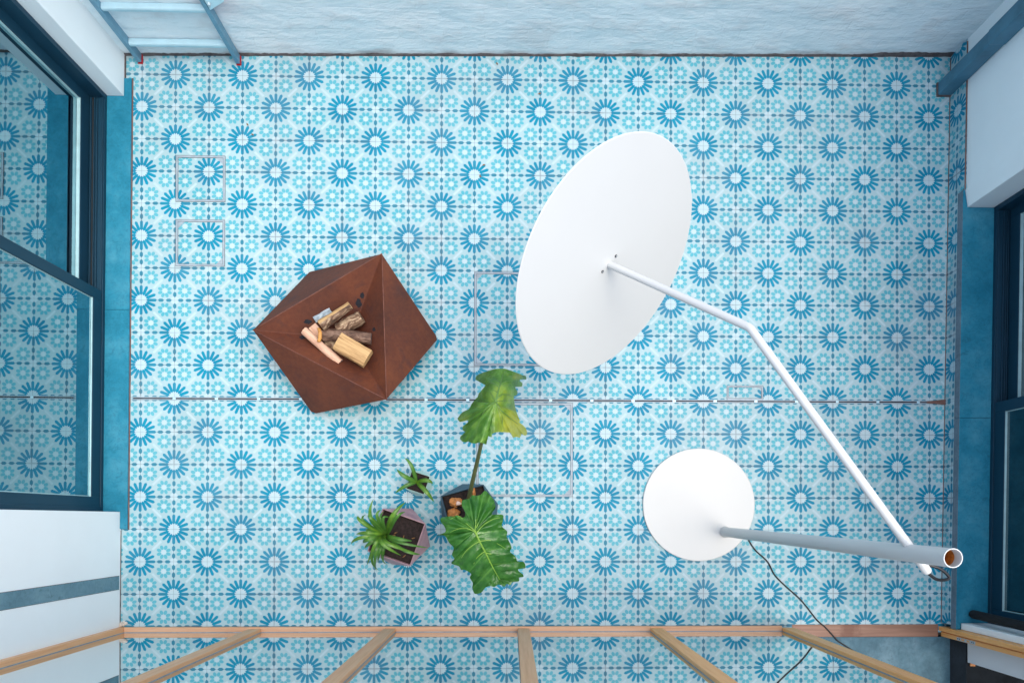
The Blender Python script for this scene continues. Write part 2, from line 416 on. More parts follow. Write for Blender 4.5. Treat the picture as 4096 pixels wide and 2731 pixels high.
def leaf_mat(name, deep, mid, lite, vein, yellow=None, rough=.32):
    M = NT(name); g = M.pos()
    at_ = M.n('ShaderNodeAttribute'); at_.attribute_name = "veins"
    n1 = M.noise(14, 5, .6, g); n2 = M.noise(90, 3, .6, g)
    c = M.ramp(n1, [(.3, deep), (.5, mid), (.72, lite)])
    if yellow:
        a2 = M.n('ShaderNodeAttribute'); a2.attribute_name = "aged"
        k = M.math('MULTIPLY', a2.outputs['Fac'], M.math('ADD', .55, M.math('MULTIPLY', n1, .7)), clamp=True)
        c = M.mix(k, c, yellow)
    c = M.mix(M.math('MULTIPLY', at_.outputs['Fac'], .75), c, vein)
    M.l(c, M.b.inputs['Base Color']); M.b.inputs['Roughness'].default_value = rough
    M.b.inputs['Specular IOR Level'].default_value = .5
    M.l(M.bump(M.math('ADD', n2, M.math('MULTIPLY', n1, 2.5)), .5, .004), M.b.inputs['Normal'])
    # thin leaves let some light through
    tr = M.n('ShaderNodeBsdfTranslucent'); M.l(c, tr.inputs[0])
    ms = M.n('ShaderNodeMixShader'); ms.inputs[0].default_value = .18
    M.l(M.b.outputs[0], ms.inputs[1]); M.l(tr.outputs[0], ms.inputs[2]); M.l(ms.outputs[0], M.out.inputs[0])
    return M.m
m_leaf2 = leaf_mat('glossy_green_leaf', (.020, .105, .016), (.040, .165, .024), (.09, .26, .045), (.14, .34, .06), rough=.20)
m_leaf1 = leaf_mat('lit_ageing_leaf', (.045, .150, .018), (.090, .240, .030), (.19, .36, .065), (.06, .15, .05), (.44, .47, .045), rough=.33)  # green raised for the stronger light on this leaf; yellow is ageing
m_rib = simple('pale_green_rib', (.22, .42, .055), .4, var=.1)
m_rib1 = simple('dull_green_rib', (.10, .22, .05), .4, var=.1)
m_stem = simple('olive_leaf_stalk', (.085, .105, .035), .45, var=.25, vscale=25)
m_strap = leaf_mat('strap_leaf_green', (.030, .12, .018), (.055, .19, .030), (.11, .29, .05), (.22, .40, .05), rough=.35)
m_strap2 = leaf_mat('bright_strap_leaf', (.035, .125, .014), (.075, .21, .022), (.16, .34, .040), (.30, .48, .05), rough=.33)
m_tuber = simple('orange_brown_tuber', (.42, .17, .045), .6, var=.55, vscale=35, bump=.7, bscale=60)
m_tubw = simple('pale_cut_tuber', (.68, .52, .44), .6, var=.1)
m_scrap = simple('cream_torn_tape', (.62, .57, .50), .7, var=.2, vscale=60, bump=.5, bscale=80)
m_dead = simple('brown_dead_leaf', (.22, .11, .035), .8, var=.5, vscale=90)
m_room = simple('dim_room_surface', (.16, .19, .21), .8, var=.2, vscale=2)
m_roomf = simple('dark_timber_floor', (.06, .055, .055), .5, var=.3, vscale=6)

def glass_mat(name, k, tint, refl=(.93, .97, 1.0)):
    """pane: angle dependent mirror reflection of several coated surfaces over tinted see-through glass"""
    M = NT(name); M.t.nodes.remove(M.b)
    lw = M.n('ShaderNodeFresnel'); lw.inputs[0].default_value = 1.5
    F = lw.outputs[0]
    f = M.math('DIVIDE', M.math('MULTIPLY', F, k), M.math('ADD', 1.0, M.math('MULTIPLY', F, k-1)), clamp=True)
    gl = M.n('ShaderNodeBsdfGlossy'); gl.inputs['Roughness'].default_value = .0; gl.inputs['Color'].default_value = (*refl, 1)
    tp = M.n('ShaderNodeBsdfTransparent'); tp.inputs['Color'].default_value = (*tint, 1)
    ms = M.n('ShaderNodeMixShader'); M.l(f, ms.inputs[0]); M.l(tp.outputs[0], ms.inputs[1]); M.l(gl.outputs[0], ms.inputs[2])
    M.l(ms.outputs[0], M.out.inputs[0]); return M.m
m_glassw = glass_mat('coated_window_glass', 10.0, (.30, .55, .62), (.62, .88, .98))
m_glassr = glass_mat('dark_window_glass', 4.0, (.30, .50, .56), (.80, .95, 1.0))
m_glassd = glass_mat('door_glass', 14.0, (.75, .85, .86), (.93, .975, .985))

# ------------------------------------------------------------------ room lines (walls are not quite square)
xl = lambda y, off=0.0: -.100 + .0045*y + off
xr = lambda y, off=0.0: 4.939 + .0195*y + off
yt = lambda x, off=0.0: -.080 + .0145*(x+.1) + off
YD = -2.1475                                # drain line
YG = -3.5465                               # glass plane of the doors
TC, TR, DOFF = .2, .19451715944854575, .014409468935264439
def floor_uv(x, y, below): return (x/TC, (-y - (DOFF if below else 0))/TR)

# ------------------------------------------------------------------ setting
g = MB(); g.box(-60, 60, -60, 60, -.4, -.06)
tag(g.build('ground', simple('dry_ground', (.22, .21, .19), .9, var=.3, vscale=1)), kind='structure')
fv, ff, fuv = [], [], []
def quad(x0, x1, y0, y1, below):
    n = len(fv)
    for (x, y) in ((x0, y0), (x1, y0), (x1, y1), (x0, y1)): fv.append((x, y, 0)); fuv.append(floor_uv(x, y, below))
    ff.append((n, n+1, n+2, n+3))
quad(-.4, 5.2, YD, .3, False); quad(-.4, 5.2, -3.56, YD, True)
tag(mesh_obj('courtyard_floor', fv, ff, m_tile, uv=fuv), kind='structure')
g = MB(); g.box(-.6, 4.925, -8, -3.588, -.05, .0)
tag(g.build('interior_floor', m_conc), kind='structure')
g = MB(); g.box(5.605, 9, -8, -3.714, -.05, .146); tag(g.build('interior_step', m_slate_d), kind='structure')

# top wall: painted brick with a rough mortar foot
g = MB(); g.prism([(-.6, yt(-.6)), (5.6, yt(5.6)), (5.6, .35), (-.6, .35)], -.05, 1.9)
bw = thing('brick_wall', (2.4, -.05, 0), 'rough white painted brick wall along the top of the courtyard', 'wall')
g.build('wall_face', m_brick, bw)
v, f = [], []
N = 420
for i in range(N+1):
    x = -.105 + (4.955+.105)*i/N
    hgt = .018 + .010*noise.noise(Vector((x*9, 0, 3))) + .006*noise.noise(Vector((x*40, 0, 1)))
    if x > 4.35: hgt += .022*min(1, (x-4.35)*5)*(.8+.5*noise.noise(Vector((x*12, 2, 0))))
    dep = .006 + .004*noise.noise(Vector((x*15, 5, 0)))
    y = yt(x)
    v += [(x, y-dep, .0005), (x, y-dep*.7, hgt*.6), (x, y-.0005, hgt)]
    if i: k = (i-1)*3; f += [(k, k+3, k+4, k+1), (k+1, k+4, k+5, k+2)]
mesh_obj('mortar_foot', v, f, m_grout, bw)

# left wall
lw_ = thing('white_wall', (-.25, -1.6, 0), 'smooth white rendered wall on the left holding the large sliding window', 'wall')
LY0, LY1 = -.334, -2.828
g = MB()
g.prism([(-.45, -.0), (-.45, LY0), (xl(LY0), LY0), (xl(-.08), -.0)], -.04, 2.34)
g.prism([(-.45, LY1), (-.45, -3.75), (xl(-3.75), -3.75), (xl(LY1), LY1)], -.04, 2.34)
g.prism([(-.45, LY0+.001), (xl(LY0), LY0+.001), (xl(LY1), LY1-.001), (-.45, LY1-.001)], 2.24, 2.339)
g.build('wall_face', m_white, lw_, bevel=.004)
g = MB(); g.prism([(xl(-3.211, -.02), -3.211), (xl(-3.290, -.02), -3.290), (xl(-3.290, .002), -3.290), (xl(-3.211, .002), -3.211)], .016, 2.34)
g.build('slate_strip', m_slate, lw_)
g = MB()
g.prism([(xl(-3.2085, -.02), -3.2085), (xl(-3.2105, -.02), -3.2105), (xl(-3.2105, .0022), -3.2105), (xl(-3.2085, .0022), -3.2085)], .014, 2.34)
g.prism([(xl(-3.2905, -.02), -3.2905), (xl(-3.2920, -.02), -3.2920), (xl(-3.2920, .0022), -3.2920), (xl(-3.2905, .0022), -3.2905)], .014, 2.34)
g.build('strip_shade_line', m_grout, lw_)  # dark lines stand in for the shade at the strip's edges
g = MB(); g.prism([(xl(-.09), -.09), (xl(-.225), -.225), (xl(-.225, .006), -.225), (xl(-.09, .006), -.09)], .0005, .010)
g.prism([(xl(-2.94), -2.94), (xl(-3.50), -3.50), (xl(-3.50, .004), -3.50), (xl(-2.94, .004), -2.94)], .0005, .004)
g.build('mortar_foot', m_grout, lw_)

# left sill slab (two stones)
sl = thing('stone_sill', (-.15, -1.6, 0), 'grey stone sill slab coloured with reflected sky blue in front of the left sliding window', 'sill')
SY = (-.229, -1.62, -2.931)
g = MB()
for a, b in ((SY[0], SY[1]+.0008), (SY[1]-.0008, SY[2])):
    pts = [(xl(a, .045), a), (xl(b, .045), b)]
    if b < LY1: pts += [(xl(b, .001), b), (xl(LY1-.001, .001), LY1-.001)]; pts += [(xl(LY1+.001, .001), LY1+.0012), (-.30, LY1+.0012)]
    else: pts += [(-.30, b)]
    if a > LY0: pts += [(-.30, LY0-.0012), (xl(LY0, .001), LY0-.0012), (xl(a, .001), a)]
    else: pts += [(-.30, a)]
    g.prism(pts[::-1], .001, .015)
g.build('slab', m_blue, sl, bevel=.0015)
g = MB(); g.prism([(xl(SY[0], .045), SY[0]+.005), (xl(SY[2], .045), SY[2]-.004), (xl(SY[2], .050), SY[2]-.004), (xl(SY[0], .050), SY[0]+.005)][::-1], .0006, .006)
g.prism([(xl(0, .0), SY[0]+.001), (xl(0, .050), SY[0]+.001), (xl(0, .050), SY[0]+.005), (xl(0, .0), SY[0]+.005)], .0006, .006)
g.build('grout_line', m_groutline, sl)

# right wall
RY0, RY1 = -1.004, -3.483
rw_ = thing('white_wall', (5.0, -1.6, 0), 'smooth white wall on the right above a patterned tile skirting', 'wall')
g = MB()
g.prism([(xr(.1, .006), .1), (5.25, .1), (5.25, RY0), (xr(RY0, .030), RY0), (xr(-.90, .012), -.90)][::-1], -.04, 2.34)
g.prism([(xr(RY1, .030), RY1), (5.25, RY1), (5.25, -3.521), (xr(-3.521, .030), -3.521)][::-1], .1402, 2.34)
g.prism([(xr(RY0, .030), RY0+.001), (5.25, RY0+.001), (5.25, RY1-.001), (xr(RY1, .030), RY1-.001)][::-1], 2.24, 2.339)
g.build('wall_face', m_white, rw_, bevel=.003)
sv, sf, suv = [], [], []
def skirt(y0, y1, zt):
    n = len(sv)
    for (y, z, o) in ((y0, 0, 0), (y1, 0, 0), (y1, zt, 0), (y0, zt, 0), (y1, zt, .025), (y0, zt, .025)):
        sv.append((xr(y, o), y, z)); suv.append((z/TC + .62 + o*0, (-y-(DOFF if y < YD else 0))/TR + 1.0))
    sf.append((n, n+3, n+2, n+1)); sf.append((n+3, n+5, n+4, n+2))
skirt(yt(4.93)+.01, -.9005, .152); skirt(-.9005, YD+.001, .0895); skirt(YD+.001, YD-.001, .0895); skirt(YD-.001, -3.50, .0895)
mesh_obj('tile_skirting', sv, sf, m_tile2, rw_, uv=suv)
g = MB()
g.prism([(xr(-.02, -.004), -.02), (xr(-.02, .002), -.02), (xr(-3.5, .002), -3.5), (xr(-3.5, -.004), -3.5)][::-1], .0005, .003)
g.prism([(xr(-.02, -.0012), -.02), (xr(-.02, .0075), -.02), (xr(-.9, .0075), -.9), (xr(-.9, -.0012), -.9)][::-1], .1515, .1530)
g.build('grout_line', m_groutline, rw_)
rs = thing('stone_sill', (5.0, -2.2, .1), 'grey stone sill slab coloured with reflected sky blue under the right sliding window', 'sill')
g = MB()
for a, b in ((-.903, -2.262), (-2.2636, -3.521)):
    pts = [(xr(a, -.001), a), (xr(b, -.001), b)]
    if b < RY1: pts += [(xr(b, .028), b), (xr(RY1, .0285), RY1+.0015), (5.23, RY1+.0015)]
    else: pts += [(5.23, b)]
    if a > RY0: pts += [(5.23, RY0-.0015), (xr(RY0, .0285), RY0-.0015), (xr(a, .0125), a)]
    else: pts += [(5.23, a)]
    g.prism(pts, .0902, .140)
so = g.build('slab', [m_blue, m_stone_edge], rs, bevel=.002)
for p in so.data.polygons:
    if p.normal.x < -.7: p.material_index = 1  # front edge stays grey, the top carries the painted sky blue

# ------------------------------------------------------------------ sliding windows
def window(side, y0, y1, zs, ztop, ymeet, offs, label, gmat):
    """side -1 = left wall, +1 = right wall; y0 > y1; front sash between ymeet and y1, back sash between y0 and ymeet"""
    bx = (lambda y, o: xl(y, -o)) if side < 0 else (lambda y, o: xr(y, o))
    fo, so_, go, bo, bgo, end = offs
    root = thing('sliding_window', (bx((y0+y1)/2, fo), (y0+y1)/2, zs), label, 'window')
    def bar(mb, o0, o1, ya, yb, za, zb, m=0):
        P = [(bx(ya, o0), ya), (bx(ya, o1), ya), (bx(yb, o1), yb), (bx(yb, o0), yb)]
        if side > 0: P = P[::-1]
        if ya < yb: P = P[::-1]
        mb.prism(P, za, zb, m)
    f = MB()
    bar(f, fo, end, y0-.001, y0-.030, zs+.001, ztop); bar(f, fo, end, y1+.030, y1+.001, zs+.001, ztop)
    bar(f, fo, end, y0-.0305, y1+.0305, zs+.001, zs+.026); bar(f, fo, end, y0-.0305, y1+.0305, ztop-.03, ztop)
    # running tracks on the bottom member
    for o in (fo+.004, fo+.036, fo+.052, bo-.010):
        bar(f, o, o+.005, y0-.031, y1+.031, zs+.0262, zs+.036)
    f.build('outer_frame', m_frame, root, bevel=.0015)
    f = MB(); bar(f, fo+.058, bo-.012, y0-.0315, y1+.0315, zs+.0262, zs+.0275)
    f.build('track_gasket', m_frame2, root)
    for (o, gof, ya, yb) in ((so_, go, ymeet, y1+.024), (bo, bgo, y0-.024, ymeet-.05)):
        s = MB(); d = .052; w1 = .062; zb = zs+.034; hb = .078
        bar(s, o, o+d, ya, ya-w1, zb, ztop-.032); bar(s, o, o+d, yb+w1, yb, zb, ztop-.032)
        bar(s, o, o+d, ya-w1-.0004, yb+w1+.0004, zb, zb+hb); bar(s, o, o+d, ya-w1-.0004, yb+w1+.0004, ztop-.032-w1, ztop-.0322)
        so = s.build('sash', m_frame, root, bevel=.0018)
        b = MB(); t = .011
        ga, gb, gz, gt = ya-w1-.001, yb+w1+.001, zb+hb+.0006, ztop-.034-w1
        bar(b, o+.003, gof-.001, ga, gb, gz, gz+.004)
        bar(b, o+.008, gof-.001, ga-.0005, ga-.005, gz+.0045, gt); bar(b, o+.008, gof-.001, gb+.005, gb+.0005, gz+.0045, gt)
        b.build('glazing_bead', m_bead, so)
        q = MB(); bar(q, gof, gof+.005, ga-.0002, gb+.0002, gz-.0003, gt)
        q.build('glass_pane', gmat, so)
    return root
window(-1, LY0, LY1, .015, 2.239, -1.52, (.097, .099, .110, .180, .203, .245), 'large dark blue sliding window mirroring the tiles on the left', m_glassw)
window(+1, RY0, RY1, .140, 2.239, -2.177, (.188, .191, .206, .262, .284, .325), 'dark blue sliding window above the right stone sill', m_glassr)

# dim rooms behind the windows
def room(name, x0, x1, y0, y1, z0, z1, m, open_side):
    g = MB(); t = .1
    g.box(x0-t, x1+t, y0-t, y1+t, z1, z1+.02)  # unseen ceiling, added to keep the room dark
    g.box(x0-t, x1+t, y0-t, y1+t, z0-t, z0)
    if open_side != 'x1': g.box(x1, x1+t, y0, y1, z0, z1)
    if open_side != 'x0': g.box(x0-t, x0, y0, y1, z0, z1)
    if open_side != 'y1': g.box(x0, x1, y1, y1+t, z0, z1)
    if open_side != 'y0': g.box(x0, x1, y0-t, y0, z0, z1)
    return tag(g.build(name, m), kind='structure')
room('room_interior', -3.6, -.46, -3.3, -.15, -.045, 2.28, m_room, 'x1')
room('room_interior', 5.26, 8.2, -3.4, -.6, .05, 2.28, m_room, 'x0')
g = MB(); g.box(-.6, 9, -8.1, -8.0, 0, 2.519); g.box(-.7, -.6, -8, -3.76, 0, 2.519); g.box(9, 9.1, -8, -3.7, 0, 2.519); g.box(-.7, 9.1, -8.1, -5.0, 2.52, 2.55)  # unseen ceiling, stopped short of the doors to let light in
tag(g.build('interior_walls', m_white_in), kind='structure')

# ------------------------------------------------------------------ downpipe on the right
dp = thing('downpipe', (4.90, -.22, 0), 'square blue grey downpipe standing in the upper right corner', 'downpipe')
g = MB(); g.box(4.850, 4.938, -.258, -.181, .012, 1.95); g.build('pipe', m_pipe, dp, bevel=.006)
g = MB(); g.box(4.8455, 4.9415, -.2625, -.1765, .0006, .0118); g.build('pipe_foot', m_grout, dp, bevel=.003)
g = MB(); g.box(4.8475, 4.9405, -.2605, -.1785, .46, 1.95); g.build('upper_sleeve', m_pipe, dp, bevel=.006)
# ------------------------------------------------------------------ black tube on the right sill
bt = MB()
A, B = Vector((4.962, -3.427, .1412)), Vector((4.925, -3.430, .66))
d = (B-A).normalized(); r = .0255
pts = [A + d*(r*(1-math.cos(t*PI/2/6))) for t in range(7)]; rad = [max(.0008, r*math.sin(t*PI/2/6)) for t in range(7)]
pts += [A+d*x for x in (.2, .5, 1.0, 1.9)]; rad += [r]*4
bt.tube(pts, rad, 24)
o = bt.build('black_pole', m_blackp, smooth=True); o.location = (0, 0, 0)
tag(o, 'black round ended pole standing on the right stone sill at its lower end', 'pole')

# ------------------------------------------------------------------ ladder
ld = thing('ladder', (.28, -.11, 0), 'aluminium ladder with red rubber feet against the brick wall', 'ladder')
HL = 1.95
def rail(x0, sgn):
    g = MB(); lean = .024
    wv, dpth, t = .024, .052, .003
    prof = [(0, 0), (wv, 0), (wv, dpth), (0, dpth)]
    vv = []
    for z in (.012, HL):
        for (a, b) in prof: vv.append((x0+a, -.131+lean*z+b, z))
    f = [(3, 2, 1, 0), (4, 5, 6, 7)] + [(i, (i+1) % 4, 4+(i+1) % 4, 4+i) for i in range(4)]
    g.add(vv, f)
    o = g.build('rail', m_alu2, ld, bevel=.002)
    c = MB()
    c.box(x0-.001, x0+wv+.004, -.1350, -.1312, .001, .007); c.box(x0+wv+.0003, x0+wv+.0045, -.1310, -.082, .001, .010)
    c.box(x0-.001, x0+wv, -.1290, -.076, .0008, .0115)
    c.build('rubber_foot', m_red, o, bevel=.001)
    for z in (.30, .58):
        h = MB(); yy = -.131+lean*z; h.tube([(x0-.006, yy+.025, z), (x0-.0005, yy+.025, z)], .007, 10); h.build('bolt', m_steel, o)
rail(-.022, 1); rail(.565, 1)
for k in range(7):
    z = .145 + k*.268; yc = -.105 + .024*z
    prof = [(-.018, -.014), (.018, -.014), (.020, .004), (.014, .012), (-.014, .012), (-.020, .004)]
    g = MB(); vv = [(x, yc+a, z+b) for x in (.0025, .5645) for a, b in prof]
    n = len(prof); f = [tuple(range(n)), tuple(range(2*n-1, n-1, -1))] + [(i, n+i, n+(i+1) % n, (i+1) % n) for i in range(n)]
    g.add(vv, f); g.build('rung', m_alu, ld, bevel=.003)
g = MB(); g.prism([(.592, -.119), (.596, -.119), (.668, -.072), (.668, -.068), (.592, -.068)], .43, .56)
g.build('wall_bracket', m_alu, ld, bevel=.002)
g = MB(); g.tube([(.605, -.125, .47), (.605, -.112, .47)], .009, 6); g.build('bolt', m_steel, ld)

# ------------------------------------------------------------------ drain and inspection covers
dr = thing('channel_drain', (2.4, YD, 0), 'narrow steel slot drain running across the whole tiled floor', 'drain')
slope = .0012
def yd(x): return YD + slope*(2.157-x)*-1*0 + 0.0
g = MB(); xa, xb = -.052, 4.800
g.box(xa, xb, YD+.0036, YD+.0094, .0006, .0042); g.box(xa, xb, YD-.0094, YD-.0036, .0006, .0042); g.build('edge_strip', m_steel2, dr, bevel=.0006)
g = MB(); g.box(xa+.01, xb, YD-.0035, YD+.0035, .0006, .0012); g.build('slot', m_black, dr)
for k in range(20):
    x = at(698, 1600).x + k*.2515
    if x > 4.78: break
    g = MB(); g.box(x-.009, x+.009, YD-.0075, YD+.0075, .0045, .0052); g.build('bridge', m_alu, dr)
g = MB(); g.prism([(4.78, YD-.006), (4.90, YD-.016), (4.898, YD+.018), (4.84, YD+.012), (4.78, YD+.006)], .0055, .0075)
g.build('mortar_patch', m_groutline, dr)
def cover(x0, x1, y0, y1, label, corners, w_=.0105):
    """y0 > y1"""
    r_ = thing('inspection_cover', ((x0+x1)/2, (y0+y1)/2, 0), label, 'cover', 'tile inlaid inspection covers in the floor')
    g = MB(); z0, z1 = .0005, .0030
    def ring(a, b, c, d_, t, z0, z1, mb):
        mb.box(a, b, c-t, c, z0, z1); mb.box(a, b, d_, d_+t, z0, z1)
        mb.box(a, a+t, d_+t, c-t, z0, z1); mb.box(b-t, b, d_+t, c-t, z0, z1)
    ring(x0, x1, y0, y1, w_, z0, z1, g); g.build('edging', m_steel2, r_)
    h = MB(); ring(x0-.0018, x1+.0018, y0+.0018, y1-.0018, .0017, .0004, .0034, h)
    ring(x0+w_+.0001, x1-w_-.0001, y0-w_-.0001, y1+w_+.0001, .0016, .0004, .0034, h)
    h.build('joint', m_grout, r_)
    s = .042*min(1, (y0-y1)/.25+.1)
    for (cx, cy) in corners:
        X = x0+w_ if cx < 0 else x1-w_; Y = y0-w_ if cy > 0 else y1+w_
        tri = [(X, Y), (X-cx*s, Y), (X, Y-cy*s)]
        if (tri[1][0]-tri[0][0])*(tri[2][1]-tri[0][1]) - (tri[1][1]-tri[0][1])*(tri[2][0]-tri[0][0]) < 0: tri = tri[::-1]
        q = MB(); q.prism(tri, .0006, .0026); q.build('corner_plate', m_steel2, r_)
cover(.206, .498, -.684, -.960, 'square tile inlaid cover at upper left, farther from the drain', [(1, 1)])
cover(.207, .497, -1.071, -1.349, 'square tile inlaid cover at left, nearer the rusty fire bowl', [(-1, 1), (1, -1)])
cover(2.002, 2.580, -1.370, -1.937, 'large tile inlaid cover half hidden under the white lamp disc', [(-1, 1), (-1, -1)])
cover(2.016, 2.599, -2.164, -2.731, 'large tile inlaid cover behind the big leafed plant, below the drain', [(1, 1), (1, -1)])
cover(3.546, 3.766, -2.052, -2.1375, 'small narrow tile inlaid cover touching the drain at right', [(1, 1), (-1, -1)], .008)

# ------------------------------------------------------------------ glazed doors
gd = thing('glazed_doors', (2.0, -3.53, 0), 'row of oak framed glass doors along the bottom of the courtyard', 'door')
XL0, XST = xl(-3.53)+.001, [.663, 1.464, 2.267, 3.070, 3.874]
ZT = 2.20
g = MB(); g.box(-.078, XST[-1]-.0005, -3.581, -3.5155, .001, .027); g.build('bottom_rail', m_oak_x, gd, bevel=.002)
g = MB(); g.box(-.078, 3.94, -3.581, -3.5155, ZT, ZT+.09); g.build('top_rail', m_oak_x, gd, bevel=.002)
g = MB(); g.box(XL0, -.0785, -3.581, -3.5155, .001, ZT+.09); g.build('jamb', m_oak_z, gd, bevel=.002)
xp = -.078
for k, x in enumerate(XST):
    g = MB(); g.box(x, x+.070, -3.574, -3.5245, .0275, ZT-.0005); g.build('stile', m_oak_y if k >= 3 else m_oak_z, gd, bevel=.002)
    p = MB(); p.box(xp+.0006, x-.0006, YG-.006, YG, .0274, ZT-.001); p.build('glass_pane', m_glassd, gd)
    t = MB()
    t.box(xp+.0006, x-.0006, YG+.0006, YG+.0030, .0273, .0305); t.box(xp+.0006, xp+.003, YG+.0006, YG+.003, .031, ZT-.002); t.box(x-.003, x-.0006, YG+.0006, YG+.003, .031, ZT-.002)
    t.build('glazing_seal', m_steel2, gd)
    xp = x+.070
# threshold and jamb of the open leaf
th = MB(); th.box(XST[-1]+.0705, xr(-3.54, -.02), -3.5865, -3.5105, -.01, .0025); o = th.build('door_threshold', m_thr, bevel=.002)
tag(o, 'worn oak threshold with a dark stain in the open doorway', 'threshold')
jr = thing('door_jamb', (4.88, -3.55, 0), 'oak jamb with a metal strike plate beside the open doorway', 'door jamb')
g = MB(); g.box(4.852, 4.915, -3.548, -3.5225, .003, ZT+.09); g.box(4.8725, 4.915, -3.5565, -3.5485, .003, ZT+.09); g.box(4.866, 4.915, -3.583, -3.557, .003, ZT+.09)
g.build('post', m_oak_y, jr, bevel=.0015)
g = MB(); g.box(4.8645, 4.8658, -3.580, -3.561, .155, .315); sp_ = g.build('strike_plate', m_steel, jr, bevel=.0005)
g = MB(); g.box(4.8638, 4.8644, -3.576, -3.565, .195, .222); g.box(4.8638, 4.8644, -3.576, -3.565, .243, .268); g.build('latch_slot', m_oak_y, sp_)
for z in (.165, .180, .288, .303):
    g = MB(); g.tube([(4.8644, -3.5705, z), (4.8632, -3.5705, z)], .0035, 10); g.build('screw', m_grout, sp_)
m_step = simple('darkened_slate_top', (.010, .014, .018), .85, var=.5, vscale=7, spec=.1)  # slate darkened on top to cancel the strong light falling there
nb = thing('wall_nib', (5.0, -3.65, 0), 'white interior wall end on a dark slate base inside the doorway', 'wall')
g = MB(); g.box(4.932, 5.6, -3.714, -3.5845, .1485, 2.6); g.box(4.9155, 5.6, -3.584, -3.5225, .1405, 2.6); g.build('wall_face', m_white_in, nb, bevel=.003)
g = MB(); g.box(4.9262, 5.6, -8.0, -3.5845, -.02, .1479); so = g.build('slate_base', [m_slate_d, m_step], nb)
for p in so.data.polygons:
    if p.normal.z > .7: p.material_index = 1
g = MB(); g.box(4.946, 4.975, -3.735, -3.7145, .1487, .1560); g.build('base_clip', m_tuber, nb)
g = MB(); g.box(XST[-1]+.0705, 9.0, -3.62, -3.5705, ZT+.092, 2.36); g.box(-.4, XST[-1]+.0700, -3.62, -3.5705, ZT+.092, 2.36)
tag(g.build('door_lintel', m_white), 'white rendered band above the row of oak glass doors', 'lintel')

# ------------------------------------------------------------------ fire bowl
c1 = crop(900, 900, 1.845)
ZR, ZM, ZP = .354, .060, .120
P3 = lambda x, y, z: at(*c1(x, y), z)
A, B_, D = P3(1158, 211, ZR), P3(205, 775, ZR), P3(1192, 1288, ZR)
F_ = P3(622, 345, ZM); C1_, C2_ = P3(634, 1377, ZM), P3(672, 1391, ZM); E1, E2 = P3(1562, 820, ZM), P3(1565, 850, ZM)
Pc = P3(925, 842, ZP); ctr = (A+B_+D)/3; base = Vector((Pc.x, Pc.y, 0))
fb = thing('fire_bowl', base, 'faceted rusty steel fire bowl holding split firewood', 'fire pit')
low = [base + (q-base)*.55 for q in (F_, C1_, C2_, E1, E2)]
for q in low: q.z = .001
v = [A, B_, D, F_, C1_, C2_, E1, E2] + low + [Pc]
i_ = dict(A=0, B=1, D=2, F=3, C1=4, C2=5, E1=6, E2=7, f=8, c1=9, c2=10, e1=11, e2=12, P=13)
fc = ['A B F', 'B C1 D', 'C1 C2 D', 'D E2 A', 'E2 E1 A', 'F B f', 'B c1 f', 'B C1 c1', 'C1 C2 c2 c1', 'C2 D c2', 'D e2 c2', 'D E2 e2', 'E2 E1 e1 e2', 'E1 A e1', 'A f e1', 'A F f', 'f c1 c2 e2 e1', 'B A P', 'D B P', 'A D P']
v_extra = []
def shell():
    vv = [Vector(q) for q in v]
    faces = [tuple(i_[k] for k in s.split()) for s in fc]
    return vv, faces
vv, faces = shell()
bm = bmesh.new(); bv = [bm.verts.new(q) for q in vv]
for q in faces: bm.faces.new([bv[k] for k in q])
bmesh.ops.recalc_face_normals(bm, faces=bm.faces)
me = bpy.data.meshes.new('shell'); bm.to_mesh(me); bm.free(); me.materials.append(m_rust)
o = bpy.data.objects.new('shell', me); C.objects.link(o); o.parent = fb; o.matrix_parent_inverse = Matrix.Translation(fb.location).inverted()
b = o.modifiers.new('bevel', 'BEVEL'); b.width = .0035; b.segments = 2; b.limit_method = 'ANGLE'; b.angle_limit = math.radians(12)
w_ = MB()
for a, b in ((A, B_), (B_, D), (A, D)): w_.tube([a.lerp(b, k/6)+Vector((0, 0, .0003)) for k in range(7)], .0024, 8)
w_.build('rim_highlight', m_rust_edge, fb, smooth=True)  # raised lines carry the ridge highlight in their colour
ch = simple('black_soot', (.010, .012, .018), .9, var=.4, vscale=60)
def soot(cx, cy, rx, ry, face):
    """thin soot flake lying on an inner face of the bowl"""
    p, q, s_ = face; n = (q-p).cross(s_-p).normalized()
    if n.z < 0: n = -n
    vv = []
    for k in range(22):
        t = 2*PI*k/22; rr = 1+.45*noise.noise(Vector((math.cos(t)*2+cx, math.sin(t)*2, cy)))
        px_, py_ = c1(cx+rx*rr*math.cos(t), cy+ry*rr*math.sin(t))
        dd = (at(px_, py_, 0)-CAM); tt = (p-CAM).dot(n)/dd.dot(n)
        vv.append(CAM+dd*tt+n*.0012)
    return vv
for (cx, cy, rx, ry, fcz) in ((612, 712, 30, 17, (A, B_, Pc)), (985, 575, 22, 34, (A, B_, Pc)), (575, 830, 26, 14, (B_, D, Pc)), (1012, 520, 16, 22, (A, B_, Pc)), (1100, 770, 12, 14, (A, D, Pc))):
    vv = soot(cx, cy, rx, ry, fcz); sm = MB(); sm.add(vv, [tuple(range(len(vv)))]); sm.build('soot', ch, fb)

